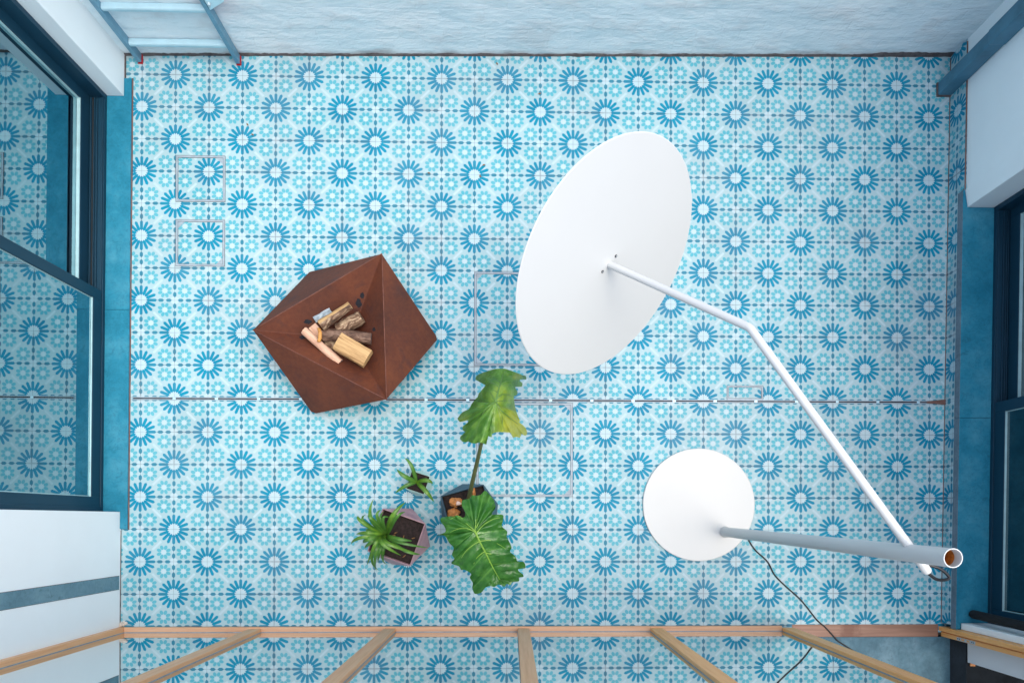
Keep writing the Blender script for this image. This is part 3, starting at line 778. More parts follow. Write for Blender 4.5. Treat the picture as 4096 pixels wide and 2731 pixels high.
# ------------------------------------------------------------------ firewood
c8 = crop(1150, 1100, 3.92)
def log(p1, z1, p2, z2, prof, mats, label, bend=0.0, rough=.0022, seg=14, taper=1.0, matsel=None, name='firewood_log', roll=0.0):
    a = at(*c8(*p1), z1+.035); b = at(*c8(*p2), z2+.035)
    L = (b-a).length; t = (b-a).normalized(); side = t.cross(Vector((0, 0, 1))).normalized(); up = side.cross(t)
    n = len(prof); vv = []; ff_ = []; mm = []
    sd_ = random.random()*50
    for i in range(seg+1):
        u_ = i/seg; k = 1+(taper-1)*u_
        for j, (px_, py_) in enumerate(prof):
            cr_, sr_ = math.cos(roll), math.sin(roll); X, Y = px_*cr_-py_*sr_, px_*sr_+py_*cr_
            nn = noise.noise(Vector((X*60+sd_, Y*60, u_*L*22)))*rough*2 + noise.noise(Vector((X*200+sd_, Y*200, u_*L*80)))*rough
            l = math.hypot(X, Y) or 1
            X2 = X*k + X/l*nn + bend*math.sin(PI*u_); Y2 = Y*k + Y/l*nn
            vv.append((X2, Y2, u_*L + (noise.noise(Vector((X*90, Y*90, sd_)))*.003 if i in (0, seg) else 0)))
    for i in range(seg):
        for j in range(n):
            ff_.append((i*n+j, i*n+(j+1) % n, (i+1)*n+(j+1) % n, (i+1)*n+j)); mm.append(matsel[j] if matsel else 0)
    ff_.append(tuple(range(n-1, -1, -1))); mm.append(1); ff_.append(tuple(seg*n+j for j in range(n))); mm.append(1 if len(mats) < 4 else 3)
    o = mesh_obj(name, vv, ff_, mats, None, True, mm)
    M4 = Matrix((( side.x, up.x, t.x, a.x), (side.y, up.y, t.y, a.y), (side.z, up.z, t.z, a.z), (0, 0, 0, 1)))
    if M4.to_3x3().determinant() < 0: M4 = M4 @ Matrix.Diagonal((-1, 1, 1, 1))
    o.matrix_world = M4
    auto_smooth(o, 38)
    return tag(o, label, 'log', 'firewood in the bowl')
def circ(r, n=20, sq=1.0, jit=.06):
    return [(r*math.cos(2*PI*k/n)*(1+random.uniform(-jit, jit)), r*sq*math.sin(2*PI*k/n)*(1+random.uniform(-jit, jit))) for k in range(n)]
log((600, 1090), .20, (900, 1130), .20, circ(.028), [m_bark, m_cutg], 'brown bark log lowest in the bowl, mostly covered by the others')
log((425, 705), .235, (680, 560), .225, circ(.019), [m_bark3, m_bark3], 'grey blue lichened stick sticking out behind the pile')
log((790, 860), .225, (1165, 660), .235, circ(.038, jit=.10), [m_bark, m_bark], 'rough brown log with pale flaking bark, at the right of the pile', rough=.004)
log((560, 930), .262, (1315, 1000), .245, circ(.0325), [m_bark2, m_cutg], 'dark smooth barked log lying across the middle of the pile', bend=.004)
log((395, 800), .215, (520, 950), .215, [(-.024, -.012), (.024, -.012), (.024, .012), (-.024, .012)], [m_peel, m_cut], 'short peach coloured stub beside the long peeled stick', rough=.001)
log((258, 868), .262, (830, 1375), .240, circ(.0225, jit=.02), [m_peel, m_cutg], 'long peeled peach stick at the lower left of the pile', rough=.0008, bend=-.002)
# split log, bark on top, cut face at its lower left
pr = [(-.032, .005), (-.025, .024), (-.008, .034), (.012, .032), (.027, .017), (.032, .0), (.027, -.026), (-.004, -.030), (-.027, -.016)]
log((530, 790), .315, (985, 475), .330, pr, [m_bark, m_cut, m_split], 'split log with pale cut end and bark back, topmost at the upper left', rough=.0014, taper=.62, matsel=[0, 0, 0, 2, 2, 2, 2, 2, 0], roll=.35)
pr = [(-.054, -.020), (-.050, .014), (-.028, .028), (.024, .030), (.050, .018), (.046, -.028), (.0, -.038)]
log((790, 1035), .315, (1262, 1312), .300, pr, [m_split, m_cut], 'big yellow split wedge on top at the lower right of the pile', rough=.0012, taper=.98)
# curled orange bark slice
vv, ff_ = [], []
for i in range(13):
    t = i/12; ang = -1.2+2.4*t
    for j in range(5):
        s = j/4
        cx = 455+40*math.cos(ang)+s*34; cy = 940+110*math.sin(ang)
        vv.append(at(*c8(cx, cy), .325+.02*math.cos(ang)-.012*abs(s-.5)))
    if i:
        for j in range(4): k = (i-1)*5+j; ff_.append((k, k+1, k+6, k+5))
o = mesh_obj('bark_slice', vv, ff_, m_orange, smooth=True); sol = o.modifiers.new('solid', 'SOLIDIFY'); sol.thickness = .006
tag(o, 'curled orange slice of bark beside the pale cut end', 'bark')

# ------------------------------------------------------------------ planters
def pot(root, q1, q2, zt, mat, zm_=.26, side=1.0, inset=.03):
    """faceted pot: square opening, twisted square girdle, narrower foot. q1,q2: photo pixels of one rim edge"""
    a, b = at(*q1, zt), at(*q2, zt); e = b-a; L = e.length; ex = e.normalized(); ey = Vector((ex.y, -ex.x, 0))
    c = a + e*.5 + ey*(L/2); Rt = L/math.sqrt(2)
    def ring(R, z, rot):
        return [Vector((c.x, c.y, z)) + (ex*math.cos(rot+PI/2*k) + ey*math.sin(rot+PI/2*k))*R for k in range(4)]
    top = ring(Rt, zt, PI/4); mid = ring(Rt*.975, zt*zm_, 0); bot = ring(Rt*.72, .001, PI/4)
    inn = ring(Rt*.968, zt-.0005, PI/4); inl = ring(Rt*.95, zt-inset-.01, PI/4)
    vv = top+mid+bot+inn+inl; f = []
    for k in range(4):
        n_ = (k+1) % 4
        f.append((k, 4+n_, n_)); f.append((k, 4+k, 4+n_))
        f.append((4+k, 8+k, 4+n_)) ; f.append((4+n_, 8+k, 8+n_))
        f.append((k, n_, 12+n_, 12+k)); f.append((12+k, 12+n_, 16+n_, 16+k))
    f.append((11, 10, 9, 8))
    bm = bmesh.new(); bv = [bm.verts.new(q) for q in vv]
    for q in f: bm.faces.new([bv[k] for k in q])
    bmesh.ops.recalc_face_normals(bm, faces=bm.faces)
    me = bpy.data.meshes.new('pot'); bm.to_mesh(me); bm.free(); me.materials.append(mat)
    o = bpy.data.objects.new('pot', me); C.objects.link(o); o.parent = root; o.matrix_parent_inverse = Matrix.Translation(root.location).inverted()
    bv_ = o.modifiers.new('bevel', 'BEVEL'); bv_.width = .0015; bv_.segments = 2; bv_.limit_method = 'ANGLE'; bv_.angle_limit = math.radians(10)
    # soil: bumpy sheet with grit
    N = 26; vv = []; f = []
    for i in range(N+1):
        for j in range(N+1):
            u_, v_ = i/N, j/N; p = a + ex*(L*(.028+.944*u_)) + ey*(L*(.028+.944*v_))
            h = noise.noise(Vector((p.x*45, p.y*45, 1)))*.006 + noise.noise(Vector((p.x*140, p.y*140, 1)))*.004
            vv.append((p.x, p.y, zt-inset+h))
            if i and j: k = i*(N+1)+j; f.append((k-N-2, k-1, k, k-N-1))
    mesh_obj('soil', vv, f, m_soil, root, smooth=True)
    return c
def set_attr(o, name, vals):
    at_ = o.data.attributes.new(name, 'FLOAT', 'POINT')
    for i, x in enumerate(vals): at_.data[i].value = x
def strap(root, P, width, mat, fold=.25, n=14, name='leaf', twist=0.0):
    """P: 3 or 4 world points of the midline (bezier controls)"""
    P = [Vector(p) for p in P]
    def bz(t):
        Q = P
        while len(Q) > 1: Q = [Q[i].lerp(Q[i+1], t) for i in range(len(Q)-1)]
        return Q[0]
    width *= .70; vv, f, at_v = [], [], []
    prev = None
    for i in range(n+1):
        t = i/n; p = bz(t); d = (bz(min(1, t+.01))-bz(max(0, t-.01))).normalized()
        s = d.cross(Vector((0, 0, 1)))
        if s.length < .15 and prev: s = prev
        s.normalize()
        if prev and s.dot(prev) < 0: s = -s
        prev = s
        if twist: s = (Matrix.Rotation(twist*t, 3, d) @ s)
        up = s.cross(d).normalized()
        if up.z < 0: up = -up
        w = width*(.35+.65*min(1, t*3.2))*(1-max(0, (t-.55)/.45)**2.2*.93)*.5
        for k, c_ in ((-1, 0), (-.5, .6), (0, 1), (.5, .6), (1, 0)):
            vv.append(p + s*(k*w) + up*(abs(k)*w*fold + .0006*math.sin(i*1.7)*abs(k))); at_v.append(.55*max(0, 1-abs(k)*1.6)*(1-t*.6)+(.7*max(0, 1-t*6)))
        if i:
            for k in range(4): b_ = (i-1)*5+k; f.append((b_, b_+1, b_+6, b_+5))
    o = mesh_obj(name, vv, f, mat, root, smooth=True); set_attr(o, 'veins', at_v)
    return o

# pink marbled pot with strappy plant
c4 = crop(1380, 1950, 4.48)
p0 = at(1585, 2144, 0)
pp = thing('potted_plant', (p0.x, p0.y, 0), 'strappy green plant drooping over a pink marbled faceted pot', 'potted plant')
ZT1 = .27
pot(pp, c4(675, 368), c4(1440, 640), ZT1, m_potp)
bs = (765, 862)
def W4(x, y, z): return at(*c4(x, y), z)
L_ = [ # via1, via2(high), tip, z mid, z tip, width, mat
 ((560, 700), (330, 560), (510, 200), .42, .46, .030, 0), ((500, 760), (170, 560), (235, 500), .40, .36, .030, 1), ((330, 600), (230, 560), (370, 480), .40, .36, .02, 0),
 ((620, 820), (330, 790), (200, 830), .40, .33, .032, 1), ((560, 870), (150, 850), (110, 1015), .40, .30, .030, 1),
 ((600, 640), (380, 480), (430, 480), .45, .40, .030, 0), ((640, 600), (470, 480), (650, 390), .44, .42, .026, 0),
 ((720, 700), (560, 420), (830, 545), .48, .42, .022, 0), ((780, 640), (800, 480), (1085, 258), .50, .44, .036, 1), ((830, 720), (880, 470), (1080, 430), .46, .42, .030, 0),
 ((700, 680), (560, 560), (690, 420), .42, .38, .022, 0), ((740, 700), (640, 600), (590, 500), .38, .36, .02, 0),
 ((700, 850), (1000, 940), (1200, 950), .42, .38, .032, 0), ((640, 880), (520, 960), (1340, 1190), .50, .36, .034, 1), ((700, 900), (980, 1010), (1500, 1075), .42, .34, .024, 0),
 ((620, 880), (520, 960), (1000, 1210), .48, .40, .036, 1), ((900, 860), (1020, 930), (1070, 960), .34, .33, .014, 0), ((880, 1000), (1060, 1180), (1345, 1195), .40, .36, .026, 0),
 ((580, 880), (560, 960), (390, 1390), .48, .28, .030, 1), ((560, 960), (330, 1290), (600, 1475), .36, .22, .026, 0), ((640, 980), (480, 1180), (560, 1495), .42, .22, .030, 0),
 ((680, 960), (590, 1200), (590, 1340), .40, .28, .024, 0), ((720, 980), (640, 1190), (700, 1300), .38, .27, .028, 0), ((700, 960), (560, 1330), (780, 1378), .34, .2, .016, 0),
 ((560, 880), (360, 920), (320, 985), .38, .32, .036, 0), ((560, 900), (400, 1020), (345, 1085), .36, .28, .030, 0), ((560, 820), (400, 760), (370, 740), .34, .32, .03, 0),
 ((640, 860), (480, 930), (330, 930), .33, .30, .03, 0)]
B0 = W4(*bs, .262)
for v1, v2, tp, zm, ztp, wd, mi in L_:
    strap(pp, [B0 + Vector((random.uniform(-.008, .008), random.uniform(-.008, .008), 0)), W4(*v1, (zm+.26)/2+.06), W4(*v2, zm+.05), W4(*tp, ztp)], wd, [m_strap, m_strap2][mi], fold=.35, twist=random.uniform(-.3, .3))
g = MB()
for k in range(7):
    a_ = k*.9; g.tube([W4(bs[0]+20*math.cos(a_), bs[1]+16*math.sin(a_), .245), W4(bs[0]+30*math.cos(a_), bs[1]+22*math.sin(a_), .285)], [.006, .003], 8)
g.build('crown_base', simple('yellow_green_crown', (.40, .45, .06), .5, var=.2), pp, smooth=True)
for (x, y) in ((905, 808), (1050, 880), (870, 850), (1060, 1225), (1225, 900)):
    g = MB(); p = W4(x, y, .250); a_ = random.uniform(0, 3); dx = Vector((math.cos(a_), math.sin(a_), 0))*.011; g.tube([p-dx, p+Vector((0, 0, .003)), p+dx], [.001, .004, .001], 6)
    g.build('bark_chip', m_dead, pp)

# mint pot with a young plant
c2 = crop(1550, 1800, 7.126)
p0 = at(1668, 1930, 0)
pm = thing('potted_plant', (p0.x, p0.y, 0), 'small mint green faceted pot with a young five leaved plant', 'potted plant')
pot(pm, c2(690, 570), c2(1212, 747), .13, m_potm, inset=.014)
def W2(x, y, z): return at(*c2(x, y), z)
B0 = W2(838, 915, .118); SW = 1.25
for v1, v2, tp, zm, ztp, wd, mi in [((800, 800), (720, 330), (490, 228), .24, .20, .026, 0), ((740, 860), (420, 760), (265, 540), .25, .21, .030, 0),
        ((740, 930), (520, 960), (215, 1225), .22, .15, .026, 0), ((920, 880), (1180, 780), (1290, 960), .22, .17, .028, 1), ((900, 980), (1100, 1120), (1325, 1470), .24, .16, .030, 1)]:
    o_ = strap(pm, [B0, W2(*v1, .19), W2(*v2, zm), W2(*tp, ztp)], wd*SW, [m_strap, m_strap2][mi], fold=.3)

# petrol blue pot with elephant ear
c3 = crop(1720, 1900, 6.273)
p0 = at(1880, 2045, 0)
pe = thing('potted_plant', (p0.x, p0.y, 0), 'elephant ear plant with two huge leaves in a dark petrol blue pot', 'potted plant')
pot(pe, c3(265, 520), c3(1345, 228), .27, m_potb)
cm = crop(1300, 1400, 1.493)
def WL(x, y, z): return at(*cm(x, y), z)
def lumps(x, y, z, r, sx, sy, mat, name, seed):
    bm = bmesh.new(); bmesh.ops.create_icosphere(bm, subdivisions=4, radius=1)
    c = at(*c3(x, y), z)
    for q in bm.verts:
        n_ = 1+.35*noise.noise(q.co*1.6+Vector((seed, 0, 0)))+.15*noise.noise(q.co*5+Vector((seed, 0, 0)))
        q.co = Vector((q.co.x*sx, q.co.y*sy, q.co.z*.7))*r*n_ + c
    me = bpy.data.meshes.new(name); bm.to_mesh(me); bm.free(); me.materials.append(mat)
    for p in me.polygons: p.use_smooth = True
    o = bpy.data.objects.new(name, me); C.objects.link(o); o.parent = pe; o.matrix_parent_inverse = Matrix.Translation(pe.location).inverted(); return o
lumps(640, 680, .262, .036, 1.05, .72, m_tuber, 'tuber', 1); lumps(590, 950, .255, .036, .9, .8, m_tuber, 'tuber', 4); lumps(705, 705, .282, .014, 1.1, .8, m_tubw, 'tuber_cut', 2)
lumps(1095, 430, .25, .020, .5, 1.4, m_tuber, 'tuber', 8)
def resample(pts, n, closed=True, smooth=True):
    pts = [Vector((p[0], p[1])) for p in pts]; m = len(pts); out = []
    segs = m if closed else m-1
    d = [ (pts[(i+1) % m]-pts[i]).length for i in range(segs)]; T = sum(d)
    for k in range(n):
        s = T*k/(n if closed else n-1); i = 0
        while i < segs-1 and s > d[i]: s -= d[i]; i += 1
        t = min(1, s/d[i]) if d[i] else 0
        g_ = lambda j: pts[j % m] if closed else pts[max(0, min(m-1, j))]
        p0_, p1_, p2_, p3_ = g_(i-1), g_(i), g_(i+1), g_(i+2)
        out.append(.5*((2*p1_)+(p2_-p0_)*t+(2*p0_-5*p1_+4*p2_-p3_)*t*t+(-p0_+3*p1_-3*p2_+p3_)*t**3) if smooth else p1_.lerp(p2_, t))
    return out
def big_leaf(root, outline, spine, z0, zspine, droop, mat, nveins, ripple, back=.16, lobes=None, aged=None, name='leaf', S=16, ribmat=None, dfun=None):
    O = resample(outline, 420); SP = resample(spine, 60, closed=False)
    tot = len(SP)-1
    base, tip = SP[0], SP[-1]; ax = (tip-base); AL = ax.length; ax.normalize()
    prm = []
    for p in O:
        t = (p-base).dot(ax)/AL; perp = abs((p-base).cross(ax) if hasattr((p-base), 'cross') else 0)
        t -= back*(1 if True else 0)
        prm.append(max(0, min(1, t)))
    vv, f, ve, ag = [], [], [], []
    N = len(O)
    Lmax = max((O[k]-SP[int(prm[k]*tot)]).length for k in range(N))
    # vein phase follows the arc length so each ray to the rim keeps its phase
    arc = [0]
    for k in range(N): arc.append(arc[-1]+(O[(k+1) % N]-O[k]).length)
    for k in range(N):
        sp = SP[int(prm[k]*tot)]
        ray = (O[k]-sp).length/Lmax
        ph = 2*PI*nveins*arc[k]/arc[-1]
        for j in range(S+1):
            s = j/S; p = sp.lerp(O[k], s)
            # rays bend forward a little
            z = zspine(prm[k]) - (dfun(p, ray*s) if dfun else droop*(ray*s)**2) + ripple*math.cos(ph)*-1*math.sin(min(1, s*1.15)*PI*.55)*ray
            z += .006*noise.noise(Vector((p.x*.03, p.y*.03, 2)))*s + .0035*noise.noise(Vector((p.x*.09, p.y*.09, 5)))
            if s > .8: z += .012*math.sin(ph*2.1+k*.13)*(s-.8)*5*ray
            vv.append(WL(p.x, p.y, z))
            cv = math.cos(ph); wv = (1-s*.75)*.045+.006
            ve.append(max(0, min(1, (cv-(.93+.05*s))/.05))*(1-.35*s))
            ag.append(aged(p) if aged else 0)
    for k in range(N):
        n_ = (k+1) % N
        for j in range(S):
            f.append((k*(S+1)+j, k*(S+1)+j+1, n_*(S+1)+j+1, n_*(S+1)+j))
    o = mesh_obj(name, vv, f, mat, root, smooth=True); set_attr(o, 'veins', ve); set_attr(o, 'aged', ag)
    rb = MB(); pts = []
    for i in range(0, len(SP), 3): pts.append(WL(SP[i].x, SP[i].y, zspine(i/tot)+.0015))
    rb.tube(pts, [.0055*(1-.8*i/len(pts)) for i in range(len(pts))], 8); rb.build('midrib', ribmat or m_rib, o, smooth=True)
    for lb in (lobes or []):
        q = resample(lb, 20, closed=False); rb = MB()
        rb.tube([WL(p.x, p.y, zspine(0) - (dfun(p, (p-SP[0]).length/Lmax) if dfun else droop*((p-SP[0]).length/Lmax)**2)+.003) for p in q], [.0026*(1-.75*i/20) for i in range(20)], 6)
        rb.build('side_vein', ribmat or m_rib, o, smooth=True)
    return o
out2 = [(893,1058),(884,1030),(862,995),(838,972),(838,988),(822,1000),(790,985),(770,990),(730,993),(694,1000),(690,1022),(712,1050),(718,1085),(668,1105),(715,1108),(742,1150),(768,1180),(758,1220),(772,1245),(755,1272),(800,1290),(812,1310),(838,1312),(872,1335),(865,1357),(882,1388),(880,1418),(895,1453),(935,1445),(950,1420),(985,1408),(1010,1412),(1032,1400),(1050,1400),(1072,1412),(1085,1395),(1108,1402),(1120,1385),(1158,1378),(1160,1357),(1185,1352),(1180,1335),(1158,1320),(1155,1300),(1196,1300),(1188,1265),(1150,1258),(1136,1228),(1106,1203),(1114,1178),(1104,1150),(1085,1112),(1088,1082),(1058,1050),(1064,1010),(1060,982),(998,978),(1018,940),(1008,895),(965,842),(948,843),(930,862),(905,868),(880,865),(862,885),(820,898),(818,930),(828,945),(850,965),(873,1000)]
big_leaf(pe, out2, [(895,1078),(925,1145),(962,1215),(985,1262),(1018,1325),(1055,1387)], .72, lambda t: .74-.05*t-.10*t*t, .10, m_leaf2, 21, .013,
         lobes=[[(895,1076),(902,1010),(900,960),(897,935)], [(895,1078),(840,1030),(800,990),(745,1010)], [(905,1090),(950,1040),(1000,1010),(1045,1000)], [(903,1060),(940,980),(965,930),(985,870)],
                [(900,1085),(840,1062),(790,1068),(735,1092)], [(925,1140),(880,1165),(840,1200),(815,1240)], [(925,1140),(985,1135),(1040,1160),(1085,1190)],
                [(955,1200),(915,1230),(890,1270),(885,1330)], [(960,1210),(1020,1225),(1080,1250),(1140,1262)], [(985,1262),(945,1310),(925,1370),(905,1440)], [(1010,1310),(1060,1325),(1110,1335),(1165,1345)]], ribmat=m_rib)
q1 = crop(1820, 1460, 4.75)
def o1(x, y):
    X, Y = q1(x, y); return ((X-1300)*1.493, (Y-1400)*1.493)
out1 = [o1(*p) for p in [(770,712),(735,745),(690,800),(684,880),(715,955),(735,1060),(722,1170),(660,1230),(700,1355),(680,1365),(625,1350),(618,1420),(590,1445),(595,1505),(520,1480),(470,1470),(380,1485),(320,1480),(250,1450),(200,1465),(140,1450),(97,1400),(115,1340),(190,1325),(235,1275),(190,1265),(143,1225),(150,1160),(230,1110),(245,1050),(160,1065),(90,1075),(48,1015),(70,980),(140,895),(260,830),(320,730),(380,655),(430,600),(450,540),(510,470),(580,375),(555,330),(530,285),(490,300),(395,280),(400,215),(460,170),(600,120),(750,75),(940,68),(1060,105),(1200,155),(1290,195),(1340,200),(1355,270),(1270,250),(1262,215),(1225,185),(1245,270),(1225,300),(1280,340),(1270,405),(1220,405),(1165,350),(1150,440),(1185,490),(1180,560),(1120,600),(1130,690),(1140,780),(1180,920),(1238,1070),(1190,1060),(1240,1100),(1340,1190),(1370,1300),(1340,1335),(1290,1320),(1270,1290),(1250,1350),(1215,1380),(1180,1360),(1100,1370),(1060,1290),(940,1275),(870,1270),(760,1280),(690,1310),(665,1270),(735,1180),(742,1060),(722,950),(770,830),(775,745)]]
def aged1(p):
    X = (p.x/1.493+1300-1820)*4.75; Y = (p.y/1.493+1400-1460)*4.75
    k = max(0, min(1, (X-680)/350))*max(0, min(1, (Y-700)/350))*.95
    k = max(k, .8*max(0, 1-math.hypot(X-1180, Y-200)/110)); k = max(k, .45*max(0, 1-math.hypot(X-150, Y-1030)/140))
    k = max(k, .35*max(0, 1-math.hypot(X-900, Y-600)/320))
    return max(0, min(1, k + .25*noise.noise(Vector((X*.01, Y*.01, 0)))*(1 if k > .05 else 0)))
sp1 = [o1(*p) for p in [(768,700),(800,580),(840,430),(890,270),(915,150),(935,75)]]
ax1 = (Vector(sp1[-1])-Vector(sp1[0])).normalized()
def dfun1(p, rs):
    d_ = Vector(p)-Vector(sp1[0]); perp = abs(d_.x*ax1.y-d_.y*ax1.x)
    k = max(0, d_.dot(ax1))/300
    return .000012*perp**2*(1.0 if d_.dot(ax1) > -20 else .45) + .06*rs*rs
big_leaf(pe, out1, sp1, .92, lambda t: .90-.02*t-.10*t*t, .14, m_leaf1, 17, .010, aged=aged1, dfun=dfun1,
         lobes=[[o1(760,700),o1(620,790),o1(540,900),o1(450,1100),o1(400,1300)], [o1(785,705),o1(860,840),o1(900,920),o1(900,1100),o1(885,1240)], [o1(880,860),o1(1000,960),o1(1120,1060),o1(1280,1180)],
                [o1(770,680),o1(700,560),o1(650,500),o1(570,480)], [o1(800,640),o1(900,560),o1(1000,560),o1(1080,600)], [o1(840,430),o1(760,350),o1(680,330),o1(600,350)], [o1(860,380),o1(960,310),o1(1050,310),o1(1120,350)]], ribmat=m_rib1)
def smooth_path(P, n):
    P = [Vector(p) for p in P]; out = []
    for i in range(len(P)-1):
        a, b, c, d = P[max(0, i-1)], P[i], P[i+1], P[min(len(P)-1, i+2)]
        for k in range(n):
            t = k/n; out.append(.5*((2*b)+(c-a)*t+(2*a-5*b+4*c-d)*t*t+(-a+3*b-3*c+d)*t**3))
    return out+[P[-1]]
g = MB(); P = smooth_path([WL(855, 905, .25), WL(880, 790, .40), WL(915, 640, .56), WL(948, 500, .72), WL(985, 400, .82), WL(1020, 312, .893)], 6)
g.tube(P, [.0135-.0075*i/len(P) for i in range(len(P))], 12); g.build('stem', m_stem, pe, smooth=True)
g = MB(); P = smooth_path([WL(850, 915, .25), WL(862, 960, .40), WL(878, 1015, .60), WL(895, 1078, .735)], 6)
g.tube(P, [.012-.006*i/len(P) for i in range(len(P))], 12); g.build('stem', m_stem, pe, smooth=True)

# ------------------------------------------------------------------ outdoor lamp
lm = thing('floor_lamp', (3.37, -2.78, 0), 'tall white outdoor lamp with a tilted disc reflector and round base', 'lamp')
def disc_mesh(center, nrm, r, t, mb, n=128, dish=0.0, rb=.003):
    nrm = nrm.normalized(); u_ = nrm.orthogonal().normalized(); v_ = nrm.cross(u_)
    prof = [(0, t+dish*0), (.35, t-dish*.12), (.7, t-dish*.49), (1-rb/r, t-dish), (1, t-rb*.7-dish), (1, rb*.7-dish), (1-rb/r, -dish), (.7, -dish*.49), (.35, -dish*.12), (0, 0)]
    vv = []; f = []; rings = []
    for (s, h) in prof:
        if s == 0: rings.append([len(vv)]); vv.append(center+nrm*h); continue
        rings.append(list(range(len(vv), len(vv)+n)))
        for k in range(n): vv.append(center+nrm*h+(u_*math.cos(2*PI*k/n)+v_*math.sin(2*PI*k/n))*r*s)
    for a, b in zip(rings, rings[1:]):
        for k in range(n):
            if len(a) == 1: f.append((a[0], b[k], b[(k+1) % n]))
            elif len(b) == 1: f.append((a[k], b[0], a[(k+1) % n]))
            else: f.append((a[k], b[k], b[(k+1) % n], a[(k+1) % n]))
    mb.add(vv, f)
bc = at(2796, 2017.5, .013)
g = MB(); disc_mesh(Vector((bc.x, bc.y, .001)), Vector((0, 0, 1)), .3425, .012, g); auto_smooth(g.build('base', m_lamp, lm), 15)
foot = Vector((3.529, -2.945, .013)); head = at(3813, 2231, 2.155)
ax = (head-foot).normalized()
# open tube: outer, rim, inner
n = 48; R0, R1 = .0290, .0262
u_ = ax.orthogonal().normalized(); v_ = ax.cross(u_)
vv, f, mm = [], [], []
rings = [(0, R0), (.02, R0), (1, R0), (1, R1), (.984, R1), (.80, R1)]
Lp = (head-foot).length
for (s, r_) in rings:
    for k in range(n): vv.append(foot+ax*(Lp*s)+(u_*math.cos(2*PI*k/n)+v_*math.sin(2*PI*k/n))*r_)
for i in range(len(rings)-1):
    for k in range(n): f.append((i*n+k, i*n+(k+1) % n, (i+1)*n+(k+1) % n, (i+1)*n+k)); mm.append(1 if i == 4 else 0)
f.append(tuple(5*n+k for k in range(n))); mm.append(1)
pole = mesh_obj('pole', vv, f, [m_lamp, m_lampr], lm, True, mm); auto_smooth(pole, 40)
g = MB(); g.tube([foot+ax*.0005, foot+ax*.006], [.034, .0295], 40); g.build('weld_collar', m_lamp, pole, smooth=True)
t = (head-foot)
def pole_at(z): return foot + t*((z-foot.z)/t.z)
elbow = at(2999, 1310, 1.72)
dn = Vector((0.6267, -0.5724, 0.5288)).normalized(); dc = Vector((2.6332, -1.8008, 1.29))
att = at(2430, 1052, 1.292)
att = dc + dn*.006 + ((att-dc) - dn*(att-dc).dot(dn))*.6
cross_ = at(3650, 2192, 1.925)
endp = at(3716, 2294, 1.965)
g = MB(); ra = .0148
d1 = (elbow-endp).normalized(); d2 = (att-elbow).normalized()
pts = [endp - d1*0.0, endp+d1*.004, endp+d1*.010] ; rad = [.006, .0115, ra]
pts += [elbow-d1*.012] ; rad += [ra]
for k in range(1, 4): 
    tt = k/4; pts.append((elbow-d1*.012)*(1-tt)**2 + elbow*2*tt*(1-tt) + (elbow+d2*.012)*tt*tt); rad.append(ra)
pts += [elbow+d2*.012, att]; rad += [ra, ra]
g.tube(pts, rad, 28); arm = auto_smooth(g.build('arm', m_lamp, lm), 50)
g = MB(); disc_mesh(dc, dn, .5041, .006, g, 160, dish=.0); shade = auto_smooth(g.build('reflector_disc', m_lamp, lm), 15)
for (x, y) in ((1850+769/1.2544, 400+783/1.2544), (1850+702/1.2544, 400+861/1.2544)):
    dd = at(x, y, 0)-CAM; p = CAM + dd*((dc+dn*.006-CAM).dot(dn)/dd.dot(dn))
    g = MB(); g.tube([p-dn*.001, p+dn*.0025], .0062, 16); sc_ = g.build('screw', m_cable, shade)
    g = MB(); g.tube([p+dn*.0025, p+dn*.0032], .0035, 12); g.build('screw_socket', m_steel, sc_)
cl = crop(2400, 1700, 1.387)
g = MB(); g.tube(smooth_path([endp-d1*.001, at(*cl(1865, 853), 1.95), at(*cl(1905, 858), 1.93), at(*cl(1936, 848), 1.92), at(*cl(1920, 820), 1.925), at(*cl(1880, 792), 1.93), at(*cl(1840, 780), 1.93), at(*cl(1815, 772), 1.93)], 8), .0052, 12)
g.build('cable_loop', m_cable, lm, smooth=True)
cpt = [(812,610),(828,642),(862,692),(930,757),(968,828),(1030,892),(1118,972),(1200,1075),(1245,1115)]
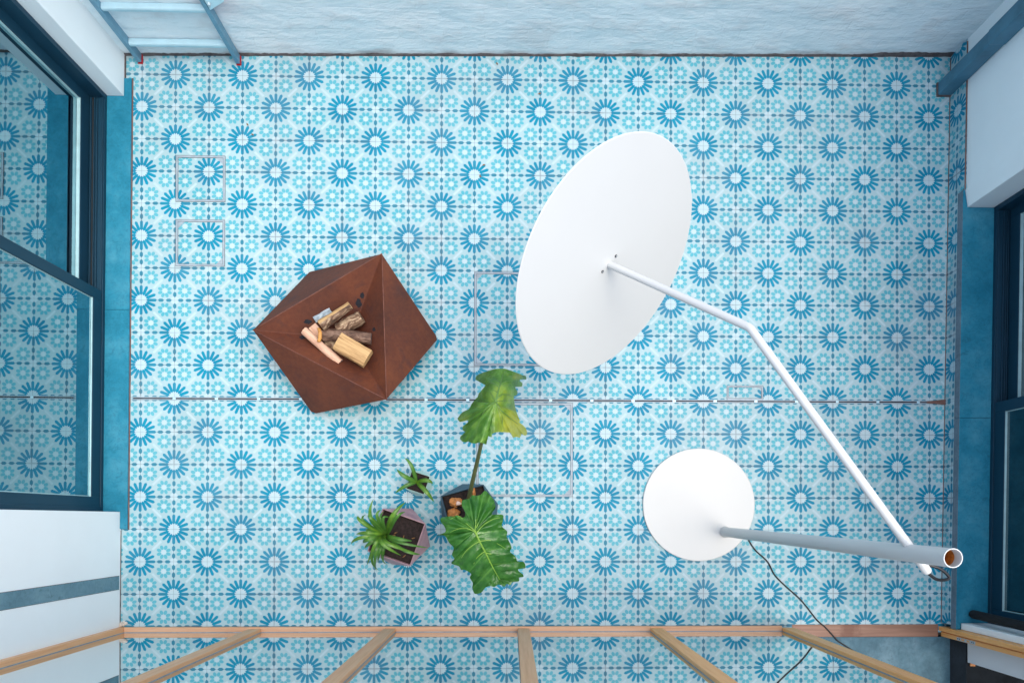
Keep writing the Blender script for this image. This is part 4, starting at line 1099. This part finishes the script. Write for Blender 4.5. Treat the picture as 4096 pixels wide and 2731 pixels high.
P = [at(*cl(x, y), .0045) for x, y in cpt] + [at(*cl(1283, 1155), .0075), at(*cl(1320, 1195), .0060), at(*cl(1362, 1223), .0045), at(*cl(1420, 1262), .0045), at(*cl(1500, 1330), .0045)]
g = MB(); g.tube(smooth_path(P, 8), .0045, 10); g.build('power_cord', m_cable, lm, smooth=True)

# ------------------------------------------------------------------ scraps and dead leaves
bm = bmesh.new(); bmesh.ops.create_icosphere(bm, subdivisions=4, radius=1)
c0 = at(492, 2494, .012)
for q in bm.verts:
    n_ = 1+.55*noise.noise(q.co*2.2)+.2*noise.noise(q.co*7)
    a_ = q.co*n_; q.co = Vector((a_.x*.020+a_.y*.008, a_.y*.014, a_.z*.009))+c0
me = bpy.data.meshes.new('tape_scrap'); bm.to_mesh(me); bm.free(); me.materials.append(m_scrap)
o = bpy.data.objects.new('tape_scrap', me); C.objects.link(o); tag(o, 'crumpled cream tape scrap in the lower left corner by the oak rail', 'scrap')
dl = [(990, 499, 'yellow dead leaf crumb near the top, above the dark seed crumb'), (1010, 539, 'dark crumb on a star petal in the upper left of the floor'),
      (1716, 693, 'brown dead leaf crumb left of the star below the top wall, at centre'), (1935, 661, 'brown leaf crumb on the upper petals of a star near the lamp disc'),
      (1921, 705, 'brown leaf crumb on the lower petals of a star near the lamp disc'), (1988, 256, 'dark crumb close to the foot of the brick wall'), (2158, 376, 'brown crumb on a tile joint above the lamp disc')]
for (x, y, lb) in dl:
    p = at(x, y, .003); a_ = random.uniform(0, PI); vv = []; f = []
    for i in range(6):
        t_ = i/5-.5
        for j in (-1, 0, 1):
            w2 = .0042*(1-4*t_*t_*.85); X, Y = t_*.020, j*w2
            vv.append((p.x+X*math.cos(a_)-Y*math.sin(a_), p.y+X*math.sin(a_)+Y*math.cos(a_), .003+.002*abs(j)+.0015*math.sin(i)))
        if i:
            for j in range(2): k = (i-1)*3+j; f.append((k, k+1, k+4, k+3))
    o = mesh_obj('dead_leaf', vv, f, m_dead, smooth=True); s_ = o.modifiers.new('solid', 'SOLIDIFY'); s_.thickness = .0012
    tag(o, lb, 'leaf', 'leaf crumbs scattered on the tiles')
